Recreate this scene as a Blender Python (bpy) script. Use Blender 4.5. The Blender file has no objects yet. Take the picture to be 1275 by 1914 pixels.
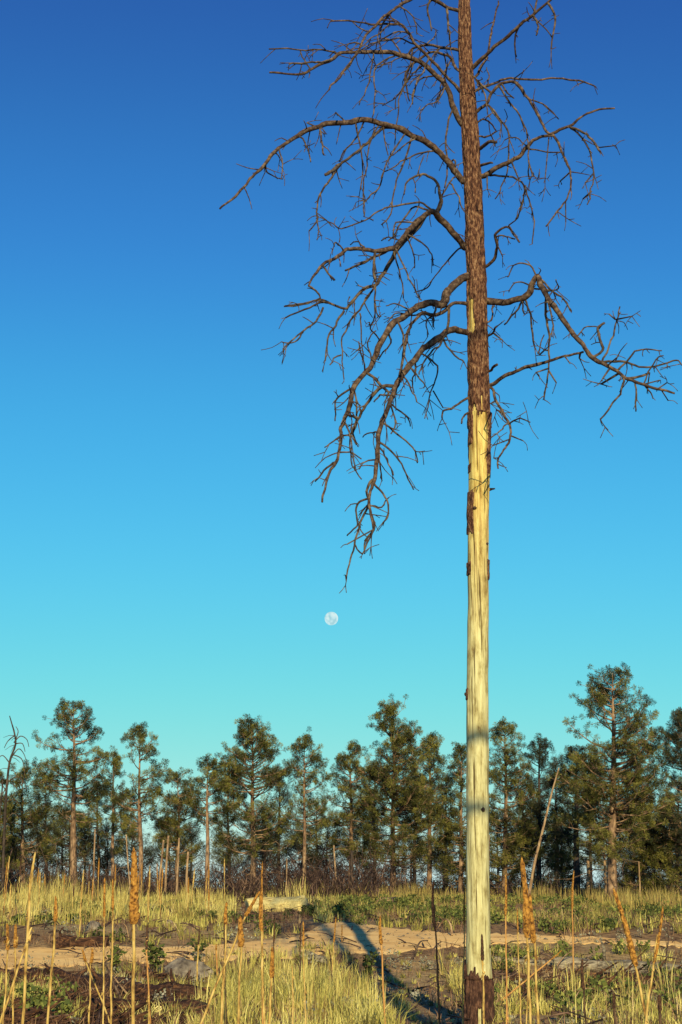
import bpy, math, random
import numpy as np
from mathutils import Vector, noise

random.seed(11)
rng = np.random.default_rng(7)
scene = bpy.context.scene
COL = scene.collection
R = math.radians

# ------------------------------------------------------------------ camera
EYE = 1.6
PITCH = R(14.0)
cam_d = bpy.data.cameras.new('camera')
cam_d.lens = 50.0
cam_d.sensor_width = 36.0
cam_d.sensor_fit = 'AUTO'
cam_d.clip_start = 0.1
cam_d.clip_end = 20000
cam = bpy.data.objects.new('camera', cam_d)
cam.location = (0, 0, EYE)
cam.rotation_euler = (math.pi / 2 + PITCH, 0, 0)
COL.objects.link(cam)
scene.camera = cam

# ------------------------------------------------------------------ sky and sun
SUN_EL = R(22.0)
SUN_AZ = R(5.0)            # behind the camera, a little to the right
world = bpy.data.worlds.new('World')
scene.world = world
world.use_nodes = True
nt = world.node_tree
nt.nodes.clear()
sky = nt.nodes.new('ShaderNodeTexSky')
sky.sky_type = 'NISHITA'
sky.sun_disc = False
sky.sun_elevation = SUN_EL
sky.sun_rotation = math.pi - SUN_AZ
sky.altitude = 2400
sky.air_density = 1.0
sky.dust_density = 0.3
sky.ozone_density = 2.0
SKY = 0.095
# one even colour response for the whole sky: deeper blue overhead, clear cyan low down, as the slide film drew it
down = nt.nodes.new('ShaderNodeVectorMath'); down.operation = 'SCALE'; down.inputs['Scale'].default_value = 0.12
up = nt.nodes.new('ShaderNodeVectorMath'); up.operation = 'SCALE'; up.inputs['Scale'].default_value = 1 / 0.12
cv = nt.nodes.new('ShaderNodeRGBCurve')
for ch, pts in ((0, [(0, 0), (0.036, 0.008), (0.133, 0.036), (0.318, 0.11), (1.0, 0.46)]),
                (1, [(0, 0), (0.136, 0.078), (0.233, 0.215), (0.38, 0.44), (0.68, 0.67), (1.0, 0.78)]),
                (2, [(0, 0), (0.333, 0.42), (0.522, 0.70), (0.765, 0.84), (1.0, 0.82)])):
    c = cv.mapping.curves[ch]
    c.points[0].location = pts[0]; c.points[1].location = pts[-1]
    for p in pts[1:-1]:
        c.points.new(*p)
cv.mapping.use_clip = False
cv.mapping.update()
bg = nt.nodes.new('ShaderNodeBackground')
bg.inputs['Strength'].default_value = SKY
wo = nt.nodes.new('ShaderNodeOutputWorld')
nt.links.new(sky.outputs[0], down.inputs[0])
nt.links.new(down.outputs[0], cv.inputs['Color'])
nt.links.new(cv.outputs[0], up.inputs[0])
nt.links.new(up.outputs[0], bg.inputs['Color'])
nt.links.new(bg.outputs[0], wo.inputs['Surface'])

sun_d = bpy.data.lights.new('sun', 'SUN')
sun_d.energy = 5.0
sun_d.angle = R(0.4)
sun_d.color = (1.0, 0.86, 0.47)
sun = bpy.data.objects.new('sun', sun_d)
sdir = Vector((math.sin(SUN_AZ) * math.cos(SUN_EL), -math.cos(SUN_AZ) * math.cos(SUN_EL), math.sin(SUN_EL)))
sun.rotation_euler = sdir.to_track_quat('Z', 'Y').to_euler()
sun.location = (3, -30, 20)
COL.objects.link(sun)

vs = scene.view_settings
vs.view_transform = 'Standard'
vs.look = 'None'
vs.exposure = 0.34
vs.gamma = 1.0
vs.use_curve_mapping = False

# ------------------------------------------------------------------ geometry of the view: photograph point -> place
F = 1914 * 50 / 36.0
CP, SP = math.cos(PITCH), math.sin(PITCH)

def at(u, v, Y):
    """place at depth Y that the photograph shows at (u, v)"""
    a, b = u - 637.5, 957.0 - v
    dy, dz = F * CP - b * SP, F * SP + b * CP
    t = Y / dy
    return Vector((a * t, Y, EYE + dz * t))

def mpp(v, Y):
    b = 957.0 - v
    return Y / (F * CP - b * SP)

def proj(x, y, z):
    z = z - EYE
    f = y * CP + z * SP
    up = -y * SP + z * CP
    return 637.5 + F * x / f, 957.0 - F * up / f

def sstep(a, b, x):
    t = min(1, max(0, (x - a) / (b - a)))
    return t * t * (3 - 2 * t)

def H(x, y):
    """terrain height"""
    z = 0.50 * sstep(21.0, 29.5, y - 0.12 * x)
    z += 0.10 * (noise.noise(Vector((x * 0.16, y * 0.16, 3.1)))) * sstep(4, 12, y) * (1 - sstep(60, 90, y))
    z += 0.035 * noise.noise(Vector((x * 0.7, y * 0.7, 8.2))) * (1 - sstep(60, 90, y))
    if y > 70:
        d = y - 70
        z -= 0.014 * d
    if y < -30:
        z += 0.0
    return z

def ground_at(u, v):
    Y = 20.0
    a, b = u - 637.5, 957.0 - v
    dy, dz = F * CP - b * SP, F * SP + b * CP
    lo, hi = 6.0, 75.0
    for _ in range(40):
        m = (lo + hi) / 2
        t = m / dy
        if EYE + dz * t > H(a * t, m):
            lo = m
        else:
            hi = m
    t = lo / dy
    return Vector((a * t, lo, H(a * t, lo)))

# ------------------------------------------------------------------ mesh helpers
def mesh_arrays(name, V, T, mat, parent=None, tint=None, smooth=False, origin=None):
    """triangles / quads as numpy arrays -> one mesh object"""
    V = np.asarray(V, dtype=np.float32)
    T = np.asarray(T, dtype=np.int32)
    if origin is not None:
        V = V - np.array(origin, dtype=np.float32)
    k = T.shape[1]
    me = bpy.data.meshes.new(name)
    me.vertices.add(len(V))
    me.vertices.foreach_set('co', V.ravel())
    me.loops.add(T.size)
    me.loops.foreach_set('vertex_index', T.ravel())
    me.polygons.add(len(T))
    me.polygons.foreach_set('loop_start', np.arange(0, T.size, k, dtype=np.int32))
    me.polygons.foreach_set('loop_total', np.full(len(T), k, dtype=np.int32))
    if smooth:
        me.polygons.foreach_set('use_smooth', np.ones(len(T), dtype=bool))
    me.update(calc_edges=True)
    if tint is not None:
        a = me.attributes.new('tint', 'FLOAT', 'POINT')
        a.data.foreach_set('value', np.asarray(tint, dtype=np.float32))
    me.materials.append(mat)
    ob = bpy.data.objects.new(name, me)
    COL.objects.link(ob)
    if parent:
        ob.parent = parent
    return ob

class MB:
    """collects tubes and polygons for one mesh"""
    def __init__(self):
        self.v, self.f = [], []
    def tube(self, pts, rad, n=6, cap=True, rough=0.0):
        pts = [Vector(p) for p in pts]
        base = len(self.v)
        t0 = (pts[1] - pts[0]).normalized()
        ref = Vector((0, 0, 1)) if abs(t0.z) < 0.9 else Vector((1, 0, 0))
        nx = t0.cross(ref).normalized()
        m = len(pts)
        for i, p in enumerate(pts):
            t = (pts[min(i + 1, m - 1)] - pts[max(i - 1, 0)])
            if t.length < 1e-9:
                t = t0
            t = t.normalized()
            nx = (nx - t * nx.dot(t))
            nx = nx.normalized() if nx.length > 1e-6 else t.orthogonal().normalized()
            ny = t.cross(nx)
            for k in range(n):
                a = 2 * math.pi * k / n
                rr = rad[i] * (1 + rough * (random.random() - 0.5) * 2) if rough else rad[i]
                self.v.append(p + (nx * math.cos(a) + ny * math.sin(a)) * rr)
        for i in range(m - 1):
            for k in range(n):
                a = base + i * n + k
                b = base + i * n + (k + 1) % n
                self.f.append((a, b, b + n, a + n))
        if cap:
            self.f.append(tuple(base + k for k in range(n))[::-1])
            self.f.append(tuple(base + (m - 1) * n + k for k in range(n)))
    def poly(self, pts):
        b = len(self.v)
        self.v += [Vector(p) for p in pts]
        self.f.append(tuple(range(b, b + len(pts))))
    def build(self, name, mat, parent=None, origin=None, smooth=True):
        me = bpy.data.meshes.new(name)
        o = Vector(origin) if origin is not None else Vector((0, 0, 0))
        me.from_pydata([tuple(p - o) for p in self.v], [], self.f)
        if smooth:
            me.polygons.foreach_set('use_smooth', [True] * len(me.polygons))
        me.materials.append(mat)
        ob = bpy.data.objects.new(name, me)
        COL.objects.link(ob)
        if parent:
            ob.parent = parent
        return ob

def thing(name, label, cat, loc=(0, 0, 0), group=None):
    o = bpy.data.objects.new(name, None)
    o.empty_display_size = 0.2
    o.location = loc
    COL.objects.link(o)
    return tag(o, label, cat, group)

def tag(o, label=None, cat=None, group=None, kind=None):
    if label: o['label'] = label
    if cat: o['category'] = cat
    if group: o['group'] = group
    if kind: o['kind'] = kind
    return o

def smooth_path(pts, sub=4):
    """Catmull-Rom through pts"""
    pts = [Vector(p) for p in pts]
    if len(pts) < 3:
        return pts
    out = []
    for i in range(len(pts) - 1):
        p0 = pts[max(i - 1, 0)]; p1 = pts[i]; p2 = pts[i + 1]; p3 = pts[min(i + 2, len(pts) - 1)]
        for s in range(sub):
            t = s / sub
            out.append(0.5 * ((2 * p1) + (p2 - p0) * t + (2 * p0 - 5 * p1 + 4 * p2 - p3) * t * t + (3 * p1 - p0 - 3 * p2 + p3) * t ** 3))
    out.append(pts[-1])
    return out

# ------------------------------------------------------------------ materials
def ramp(nodes, links, fac, stops):
    r = nodes.new('ShaderNodeValToRGB')
    el = r.color_ramp.elements
    while len(el) < len(stops):
        el.new(0.5)
    for e, (p, c) in zip(el, stops):
        e.position = p
        e.color = (c[0], c[1], c[2], 1)
    links.new(fac, r.inputs[0])
    return r.outputs[0]

def material(name, stops, scale=(4, 4, 4), detail=6, rough=0.85, bump=0.3, bscale=None, bdist=0.01, tint=False,
             translucent=0.0, nrough=0.6, coords='Object', spec=0.2):
    m = bpy.data.materials.new(name)
    m.use_nodes = True
    n, l = m.node_tree.nodes, m.node_tree.links
    b = n['Principled BSDF']
    b.inputs['Roughness'].default_value = rough
    b.inputs['Specular IOR Level'].default_value = spec
    if tint:
        a = n.new('ShaderNodeAttribute')
        a.attribute_name = 'tint'
        col = ramp(n, l, a.outputs['Fac'], stops)
    else:
        tc = n.new('ShaderNodeTexCoord')
        mp = n.new('ShaderNodeMapping')
        mp.inputs['Scale'].default_value = scale
        l.new(tc.outputs[coords], mp.inputs[0])
        no = n.new('ShaderNodeTexNoise')
        no.inputs['Scale'].default_value = 1.0
        no.inputs['Detail'].default_value = detail
        no.inputs['Roughness'].default_value = nrough
        l.new(mp.outputs[0], no.inputs['Vector'])
        col = ramp(n, l, no.outputs['Fac'], stops)
        if bump:
            bp = n.new('ShaderNodeBump')
            bp.inputs['Strength'].default_value = bump
            bp.inputs['Distance'].default_value = bdist
            if bscale:
                mp2 = n.new('ShaderNodeMapping')
                mp2.inputs['Scale'].default_value = bscale
                l.new(tc.outputs[coords], mp2.inputs[0])
                n2 = n.new('ShaderNodeTexNoise')
                n2.inputs['Scale'].default_value = 1.0
                n2.inputs['Detail'].default_value = 5
                l.new(mp2.outputs[0], n2.inputs['Vector'])
                l.new(n2.outputs['Fac'], bp.inputs['Height'])
            else:
                l.new(no.outputs['Fac'], bp.inputs['Height'])
            l.new(bp.outputs[0], b.inputs['Normal'])
    l.new(col, b.inputs['Base Color'])
    if translucent:
        out = n['Material Output']
        tr = n.new('ShaderNodeBsdfTranslucent')
        l.new(col, tr.inputs['Color'])
        mx = n.new('ShaderNodeMixShader')
        mx.inputs[0].default_value = translucent
        l.new(b.outputs[0], mx.inputs[1])
        l.new(tr.outputs[0], mx.inputs[2])
        l.new(mx.outputs[0], out.inputs['Surface'])
    return m

M = {}
M['bark'] = material('snag_bark', [(0.38, (0.014, 0.005, 0.005)), (0.47, (0.070, 0.028, 0.019)), (0.55, (0.165, 0.080, 0.048)), (0.67, (0.34, 0.215, 0.125))],
                     (46, 46, 15), 8, 0.9, 0.9, None, 0.02, nrough=0.7)
M['char'] = material('charred_bark', [(0.32, (0.012, 0.007, 0.007)), (0.5, (0.055, 0.024, 0.018)), (0.68, (0.17, 0.085, 0.055))],
                     (30, 30, 12), 8, 0.9, 0.9, None, 0.02, nrough=0.7)
M['branch'] = material('dead_branch_bark', [(0.34, (0.022, 0.012, 0.011)), (0.5, (0.065, 0.040, 0.032)), (0.68, (0.17, 0.115, 0.080))],
                       (22, 22, 22), 6, 0.9, 0.6, None, 0.006)
M['twig'] = material('dead_twig', [(0.36, (0.026, 0.018, 0.016)), (0.5, (0.070, 0.048, 0.038)), (0.68, (0.16, 0.118, 0.085))],
                     (14, 14, 14), 4, 0.9, 0.0)
M['pine_bark'] = material('pine_bark', [(0.35, (0.06, 0.036, 0.026)), (0.5, (0.19, 0.115, 0.075)), (0.65, (0.34, 0.22, 0.14))],
                          (9, 9, 4), 6, 0.9, 0.6, None, 0.03)
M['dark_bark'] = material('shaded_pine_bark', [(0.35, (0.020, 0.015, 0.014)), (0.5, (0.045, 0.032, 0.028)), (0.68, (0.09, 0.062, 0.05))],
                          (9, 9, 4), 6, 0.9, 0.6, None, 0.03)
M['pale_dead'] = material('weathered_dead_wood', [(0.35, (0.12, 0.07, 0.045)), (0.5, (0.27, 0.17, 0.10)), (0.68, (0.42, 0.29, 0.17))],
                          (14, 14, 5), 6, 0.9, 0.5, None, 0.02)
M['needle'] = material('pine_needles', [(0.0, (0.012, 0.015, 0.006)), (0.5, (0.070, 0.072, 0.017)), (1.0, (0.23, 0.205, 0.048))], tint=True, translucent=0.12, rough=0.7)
M['needle_dark'] = material('shade_darkened_needles', [(0.0, (0.010, 0.013, 0.010)), (0.5, (0.028, 0.032, 0.016)), (1.0, (0.070, 0.070, 0.030))], tint=True, translucent=0.1, rough=0.7)  # darker copy of the pine needles, with the forest shade painted into the colour
M['grass'] = material('bunch_grass', [(0.0, (0.10, 0.085, 0.030)), (0.3, (0.30, 0.26, 0.070)), (0.62, (0.60, 0.52, 0.15)), (1.0, (0.80, 0.69, 0.28))], tint=True, translucent=0.25)
M['straw'] = material('straw_grass', [(0.0, (0.24, 0.16, 0.06)), (0.5, (0.52, 0.42, 0.13)), (1.0, (0.72, 0.60, 0.22))], tint=True, translucent=0.25)
M['green'] = material('green_forb', [(0.0, (0.028, 0.042, 0.014)), (0.5, (0.095, 0.115, 0.030)), (1.0, (0.26, 0.27, 0.07))], tint=True, translucent=0.2)
M['sage'] = material('grey_sage', [(0.0, (0.10, 0.10, 0.06)), (0.5, (0.22, 0.205, 0.15)), (1.0, (0.36, 0.33, 0.27))], tint=True, translucent=0.1)
M['brush'] = material('dead_brush', [(0.36, (0.014, 0.008, 0.009)), (0.52, (0.055, 0.032, 0.030)), (0.68, (0.24, 0.145, 0.105))], (2, 2, 2), 4, 0.9, 0.0)
M['head'] = material('mullein_seed_head', [(0.36, (0.085, 0.034, 0.010)), (0.48, (0.28, 0.125, 0.026)), (0.66, (0.46, 0.235, 0.05))], (60, 60, 60), 4, 0.95, 0.8, None, 0.01)
M['head_dark'] = material('old_mullein_head', [(0.3, (0.018, 0.010, 0.008)), (0.5, (0.06, 0.030, 0.020)), (0.7, (0.13, 0.062, 0.035))], (60, 60, 60), 4, 0.95, 0.8, None, 0.01)
M['stem'] = material('mullein_stem', [(0.36, (0.16, 0.08, 0.028)), (0.49, (0.42, 0.27, 0.080)), (0.66, (0.58, 0.42, 0.16))], (40, 40, 12), 4, 0.9, 0.4, None, 0.004)
M['stem_dark'] = material('old_mullein_stem', [(0.3, (0.025, 0.015, 0.011)), (0.5, (0.07, 0.04, 0.026)), (0.7, (0.14, 0.08, 0.045))], (40, 40, 12), 4, 0.9, 0.4, None, 0.004)
M['stem_rust'] = material('rust_mullein_stem', [(0.3, (0.26, 0.11, 0.035)), (0.5, (0.44, 0.22, 0.07)), (0.7, (0.55, 0.32, 0.12))], (40, 40, 12), 4, 0.9, 0.4, None, 0.004)
M['grey_log'] = material('grey_log_wood', [(0.36, (0.045, 0.034, 0.028)), (0.5, (0.17, 0.14, 0.105)), (0.66, (0.36, 0.30, 0.22))], (3, 26, 26), 6, 0.9, 0.7, None, 0.02)
M['rot_log'] = material('rotten_log_wood', [(0.36, (0.012, 0.006, 0.006)), (0.50, (0.050, 0.022, 0.015)), (0.62, (0.13, 0.060, 0.030)), (0.74, (0.40, 0.20, 0.07))], (6, 26, 26), 7, 0.9, 0.9, None, 0.03)
M['split_log'] = material('split_log_wood', [(0.34, (0.20, 0.12, 0.05)), (0.43, (0.56, 0.43, 0.17)), (0.66, (0.72, 0.60, 0.28))], (3, 26, 26), 6, 0.9, 0.6, None, 0.02)
M['rock'] = material('grey_rock', [(0.34, (0.055, 0.043, 0.038)), (0.5, (0.16, 0.13, 0.11)), (0.66, (0.30, 0.25, 0.20))], (5, 5, 5), 8, 0.95, 0.8, None, 0.04, nrough=0.7)

def ground_material():
    m = bpy.data.materials.new('dry_soil')
    m.use_nodes = True
    n, l = m.node_tree.nodes, m.node_tree.links
    b = n['Principled BSDF']
    b.inputs['Roughness'].default_value = 0.95
    b.inputs['Specular IOR Level'].default_value = 0.1
    tc = n.new('ShaderNodeTexCoord')
    def nz(s, d):
        x = n.new('ShaderNodeTexNoise')
        x.inputs['Scale'].default_value = s
        x.inputs['Detail'].default_value = d
        x.inputs['Roughness'].default_value = 0.65
        l.new(tc.outputs['Object'], x.inputs['Vector'])
        return x.outputs['Fac']
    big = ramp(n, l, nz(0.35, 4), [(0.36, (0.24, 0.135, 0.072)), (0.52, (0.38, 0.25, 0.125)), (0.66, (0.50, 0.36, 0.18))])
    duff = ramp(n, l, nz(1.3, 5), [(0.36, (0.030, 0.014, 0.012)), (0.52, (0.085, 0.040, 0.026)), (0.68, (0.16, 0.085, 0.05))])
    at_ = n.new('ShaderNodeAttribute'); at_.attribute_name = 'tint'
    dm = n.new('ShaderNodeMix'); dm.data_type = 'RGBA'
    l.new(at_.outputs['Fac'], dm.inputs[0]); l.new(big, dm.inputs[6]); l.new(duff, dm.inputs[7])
    fine = ramp(n, l, nz(9.0, 8), [(0.32, (0.28, 0.25, 0.24)), (0.5, (0.75, 0.72, 0.70)), (0.68, (1, 1, 1))])
    mx = n.new('ShaderNodeMix')
    mx.data_type = 'RGBA'
    mx.blend_type = 'MULTIPLY'
    mx.inputs[0].default_value = 1.0
    l.new(dm.outputs[2], mx.inputs[6]); l.new(fine, mx.inputs[7])
    l.new(mx.outputs[2], b.inputs['Base Color'])
    bp = n.new('ShaderNodeBump')
    bp.inputs['Strength'].default_value = 0.8
    bp.inputs['Distance'].default_value = 0.06
    l.new(nz(7.0, 9), bp.inputs['Height'])
    l.new(bp.outputs[0], b.inputs['Normal'])
    return m
M['ground'] = ground_material()
M['road'] = material('sandy_road', [(0.32, (0.44, 0.24, 0.085)), (0.47, (0.70, 0.43, 0.165)), (0.66, (0.78, 0.52, 0.22))], (1.1, 2.6, 2.5), 9, 0.95, 0.5, (14, 14, 14), 0.03, nrough=0.65)

def wood_material():
    """bare snag wood: vertical grain, golden where the bark fell last, greyer low down where it has weathered longest"""
    m = bpy.data.materials.new('bare_snag_wood')
    m.use_nodes = True
    n, l = m.node_tree.nodes, m.node_tree.links
    b = n['Principled BSDF']
    b.inputs['Roughness'].default_value = 0.8
    b.inputs['Specular IOR Level'].default_value = 0.2
    tc = n.new('ShaderNodeTexCoord')
    def nz(s, d, r=0.6):
        mp = n.new('ShaderNodeMapping')
        mp.inputs['Scale'].default_value = s
        l.new(tc.outputs['Object'], mp.inputs[0])
        x = n.new('ShaderNodeTexNoise')
        x.inputs['Scale'].default_value = 1
        x.inputs['Detail'].default_value = d
        x.inputs['Roughness'].default_value = r
        l.new(mp.outputs[0], x.inputs['Vector'])
        return x.outputs['Fac']
    g1 = nz((34, 34, 2.6), 8, 0.68)
    old = ramp(n, l, g1, [(0.30, (0.19, 0.155, 0.08)), (0.42, (0.39, 0.345, 0.18)), (0.56, (0.52, 0.475, 0.26)), (0.70, (0.60, 0.55, 0.33))])
    new = ramp(n, l, g1, [(0.32, (0.22, 0.11, 0.035)), (0.43, (0.46, 0.31, 0.10)), (0.56, (0.60, 0.48, 0.17)), (0.70, (0.68, 0.57, 0.25))])
    sx = n.new('ShaderNodeSeparateXYZ')
    l.new(tc.outputs['Object'], sx.inputs[0])
    mr = n.new('ShaderNodeMapRange')
    mr.inputs[1].default_value = 3.6
    mr.inputs[2].default_value = 5.4
    l.new(sx.outputs['Z'], mr.inputs[0])
    mx = n.new('ShaderNodeMix'); mx.data_type = 'RGBA'
    l.new(mr.outputs[0], mx.inputs[0]); l.new(old, mx.inputs[6]); l.new(new, mx.inputs[7])
    blot = ramp(n, l, nz((11, 11, 3.6), 7, 0.68), [(0.32, (0.34, 0.25, 0.18)), (0.42, (0.74, 0.70, 0.62)), (0.52, (1, 1, 1))])
    mm = n.new('ShaderNodeMix'); mm.data_type = 'RGBA'; mm.blend_type = 'MULTIPLY'; mm.inputs[0].default_value = 1.0
    l.new(mx.outputs[2], mm.inputs[6]); l.new(blot, mm.inputs[7])
    cr = ramp(n, l, nz((52, 52, 0.9), 3, 0.5), [(0.375, (0.16, 0.11, 0.07)), (0.40, (1, 1, 1)), (0.62, (1, 1, 1)), (0.75, (0.82, 0.80, 0.78))])
    m3 = n.new('ShaderNodeMix'); m3.data_type = 'RGBA'; m3.blend_type = 'MULTIPLY'; m3.inputs[0].default_value = 0.9
    l.new(mm.outputs[2], m3.inputs[6]); l.new(cr, m3.inputs[7])
    vo = n.new('ShaderNodeTexVoronoi'); vo.inputs['Scale'].default_value = 1.0
    vm = n.new('ShaderNodeMapping'); vm.inputs['Scale'].default_value = (9, 9, 2.2)
    l.new(tc.outputs['Object'], vm.inputs[0]); l.new(vm.outputs[0], vo.inputs['Vector'])
    kn = ramp(n, l, vo.outputs['Distance'], [(0.06, (0.10, 0.05, 0.03)), (0.13, (0.75, 0.68, 0.6)), (0.2, (1, 1, 1))])
    m4 = n.new('ShaderNodeMix'); m4.data_type = 'RGBA'; m4.blend_type = 'MULTIPLY'; m4.inputs[0].default_value = 0.75
    l.new(m3.outputs[2], m4.inputs[6]); l.new(kn, m4.inputs[7])
    l.new(m4.outputs[2], b.inputs['Base Color'])
    bp = n.new('ShaderNodeBump')
    bp.inputs['Strength'].default_value = 0.5
    bp.inputs['Distance'].default_value = 0.008
    l.new(g1, bp.inputs['Height'])
    l.new(bp.outputs[0], b.inputs['Normal'])
    return m
M['wood'] = wood_material()

# ------------------------------------------------------------------ setting: ground and road
def build_ground():
    xs = np.concatenate([np.linspace(-3000, -60, 14)[:-1], np.linspace(-60, -14, 20)[:-1], np.linspace(-14, 14, 95), np.linspace(14, 60, 20)[1:], np.linspace(60, 3000, 14)[1:]])
    ys = np.concatenate([np.linspace(-300, -12, 14)[:-1], np.linspace(-12, 12, 20)[:-1], np.linspace(12, 60, 190), np.linspace(60, 120, 25)[1:], np.linspace(120, 700, 14)[1:]])
    V = np.array([(x, y, H(x, y)) for y in ys for x in xs])
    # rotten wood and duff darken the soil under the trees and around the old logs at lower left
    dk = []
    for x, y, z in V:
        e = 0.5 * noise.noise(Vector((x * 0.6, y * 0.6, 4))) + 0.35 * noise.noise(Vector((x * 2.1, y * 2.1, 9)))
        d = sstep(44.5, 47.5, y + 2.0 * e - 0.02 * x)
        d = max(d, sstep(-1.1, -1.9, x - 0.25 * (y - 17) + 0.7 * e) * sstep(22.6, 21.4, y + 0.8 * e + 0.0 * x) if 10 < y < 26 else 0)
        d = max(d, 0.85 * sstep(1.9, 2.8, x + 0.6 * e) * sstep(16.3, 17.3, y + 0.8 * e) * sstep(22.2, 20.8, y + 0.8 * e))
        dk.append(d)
    nx = len(xs)
    Q = []
    for j in range(len(ys) - 1):
        for i in range(nx - 1):
            a = j * nx + i
            Q.append((a, a + 1, a + 1 + nx, a + nx))
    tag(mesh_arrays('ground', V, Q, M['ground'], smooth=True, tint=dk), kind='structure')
build_ground()

ROAD_TOP = [(-160, 1776), (-60, 1775), (0, 1772), (100, 1770), (200, 1768), (300, 1768), (420, 1764), (500, 1758), (555, 1746), (600, 1728), (640, 1721), (700, 1727), (770, 1738), (860, 1744), (1000, 1747), (1100, 1751), (1275, 1762), (1420, 1770)]
ROAD_BOT = [(-160, 1818), (-60, 1816), (0, 1813), (100, 1810), (200, 1803), (300, 1798), (420, 1796), (500, 1793), (555, 1791), (600, 1790), (640, 1790), (700, 1788), (770, 1782), (860, 1770), (1000, 1764), (1100, 1764), (1275, 1770), (1420, 1778)]
def build_road():
    us = np.linspace(-160, 1420, 300)
    tu = [p[0] for p in ROAD_TOP]
    far = [ground_at(u, np.interp(u, tu, [p[1] for p in ROAD_TOP]) + 4.0 * noise.noise(Vector((u * 0.02, 0.3, 0))) + 3.5 * noise.noise(Vector((u * 0.09, 5, 0)))) for u in us]
    near = [ground_at(u, np.interp(u, tu, [p[1] for p in ROAD_BOT]) + 6.0 * noise.noise(Vector((u * 0.02, 9.3, 0))) + 6.0 * noise.noise(Vector((u * 0.08, 2, 0)))) for u in us]
    n = 14
    V, Q = [], []
    for a, b in zip(near, far):
        for k in range(n + 1):
            t = k / n
            p = a.lerp(b, t)
            rut = -0.02 * math.exp(-((t - 0.3) / 0.09) ** 2) - 0.02 * math.exp(-((t - 0.72) / 0.09) ** 2)
            V.append((p.x, p.y, H(p.x, p.y) + (-0.03 if k in (0, n) else 0.012) + rut * 0.3 * min(1, 6 * t * (1 - t))))
    for i in range(len(us) - 1):
        for k in range(n):
            a = i * (n + 1) + k
            Q.append((a, a + n + 1, a + n + 2, a + 1))
    tag(mesh_arrays('dirt_road', V, Q, M['road'], smooth=True), kind='structure')
build_road()

def on_road(u, v):
    """bare sand; weeds creep in from both verges and nearly close the track on the right"""
    tu = [p[0] for p in ROAD_TOP]
    t, b = np.interp(u, tu, [p[1] for p in ROAD_TOP]), np.interp(u, tu, [p[1] for p in ROAD_BOT])
    n = noise.noise(Vector((u * 0.03, v * 0.1, 6)))
    if u > 880 and n > 0.02: return False
    e = 1 + max(0, 22 * n) + 3.5 * random.random()
    return t + min(e, 0.3 * (b - t)) < v < b - min(1.6 * e, 0.4 * (b - t))

def build_gravel():
    """loose stones and crumbs of soil on the track"""
    V, T = [], []
    for _ in range(1500):
        u, v = random.uniform(-20, 1295), random.uniform(1722, 1815)
        if not on_road(u, v): continue
        g = ground_at(u, v)
        r = random.choice([0.008, 0.012, 0.012, 0.018, 0.03]) * random.uniform(.7, 1.2)
        b = len(V)
        for dx, dy, dz in ((1, 0, 0), (0, 1, 0), (-1, 0, 0), (0, -1, 0), (0, 0, .7), (0, 0, -.7)):
            V.append((g.x + r * (dx + random.gauss(0, .25)), g.y + r * (dy + random.gauss(0, .25)), g.z + 0.014 + r * (dz + random.gauss(0, .15))))
        for i in range(4):
            j = (i + 1) % 4
            T += [(b + i, b + j, b + 4), (b + j, b + i, b + 5)]
    tag(mesh_arrays('gravel', V, T, M['rock']), 'loose small stones lying on the sandy track', 'gravel', kind='stuff')
build_gravel()

# ------------------------------------------------------------------ the moon
def build_moon():
    import bmesh
    D = 3000.0
    c = at(619.5, 1156, D)
    r = 12.6 * mpp(1156, D)
    bm = bmesh.new()
    bmesh.ops.create_icosphere(bm, subdivisions=5, radius=r)
    me = bpy.data.meshes.new('moon')
    bm.to_mesh(me); bm.free()
    me.polygons.foreach_set('use_smooth', [True] * len(me.polygons))
    m = bpy.data.materials.new('moon_surface')
    m.use_nodes = True
    n, l = m.node_tree.nodes, m.node_tree.links
    n.clear()
    tc = n.new('ShaderNodeTexCoord')
    no = n.new('ShaderNodeTexNoise'); no.inputs['Scale'].default_value = 0.085; no.inputs['Detail'].default_value = 5
    l.new(tc.outputs['Object'], no.inputs['Vector'])
    col = ramp(n, l, no.outputs['Fac'], [(0.36, (0.34, 0.60, 0.66)), (0.48, (0.50, 0.74, 0.78)), (0.60, (0.62, 0.80, 0.80))])
    em = n.new('ShaderNodeEmission'); em.inputs['Strength'].default_value = 0.86
    ou = n.new('ShaderNodeOutputMaterial')
    l.new(col, em.inputs['Color']); l.new(em.outputs[0], ou.inputs['Surface'])
    me.materials.append(m)
    o = bpy.data.objects.new('moon', me)
    o.location = c
    COL.objects.link(o)
    tag(o, 'pale full moon low in the blue sky above the treeline', 'moon')
build_moon()

# ------------------------------------------------------------------ the big snag
YT = 14.5
PROFILE = [(-220, 864, 13), (-120, 866, 17), (0, 868, 22), (60, 868, 24), (130, 871, 27), (200, 876, 31), (300, 882, 33), (400, 886, 35), (500, 890, 37), (600, 892, 39), (700, 894, 40),
           (780, 896, 40), (870, 896.5, 40), (960, 894.5, 40), (1100, 893.5, 39), (1200, 893, 39.5), (1300, 892.5, 41), (1400, 893, 42), (1500, 893, 42.5), (1600, 893, 43),
           (1700, 893.5, 44), (1780, 895, 46), (1830, 896, 50), (1880, 897, 55), (1930, 897, 60), (1960, 897, 66), (1985, 897, 78)]
PV = [p[0] for p in PROFILE]
def trunk_row(v):
    u = np.interp(v, PV, [p[1] for p in PROFILE])
    w = np.interp(v, PV, [p[2] for p in PROFILE]) * (1 + 0.035 * noise.noise(Vector((v * 0.021, 3, 3))))
    u += 1.3 * noise.noise(Vector((v * 0.012, 0, 5)))
    c = at(u, v, YT)
    return c, w * 0.5 * mpp(v, YT)

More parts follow.
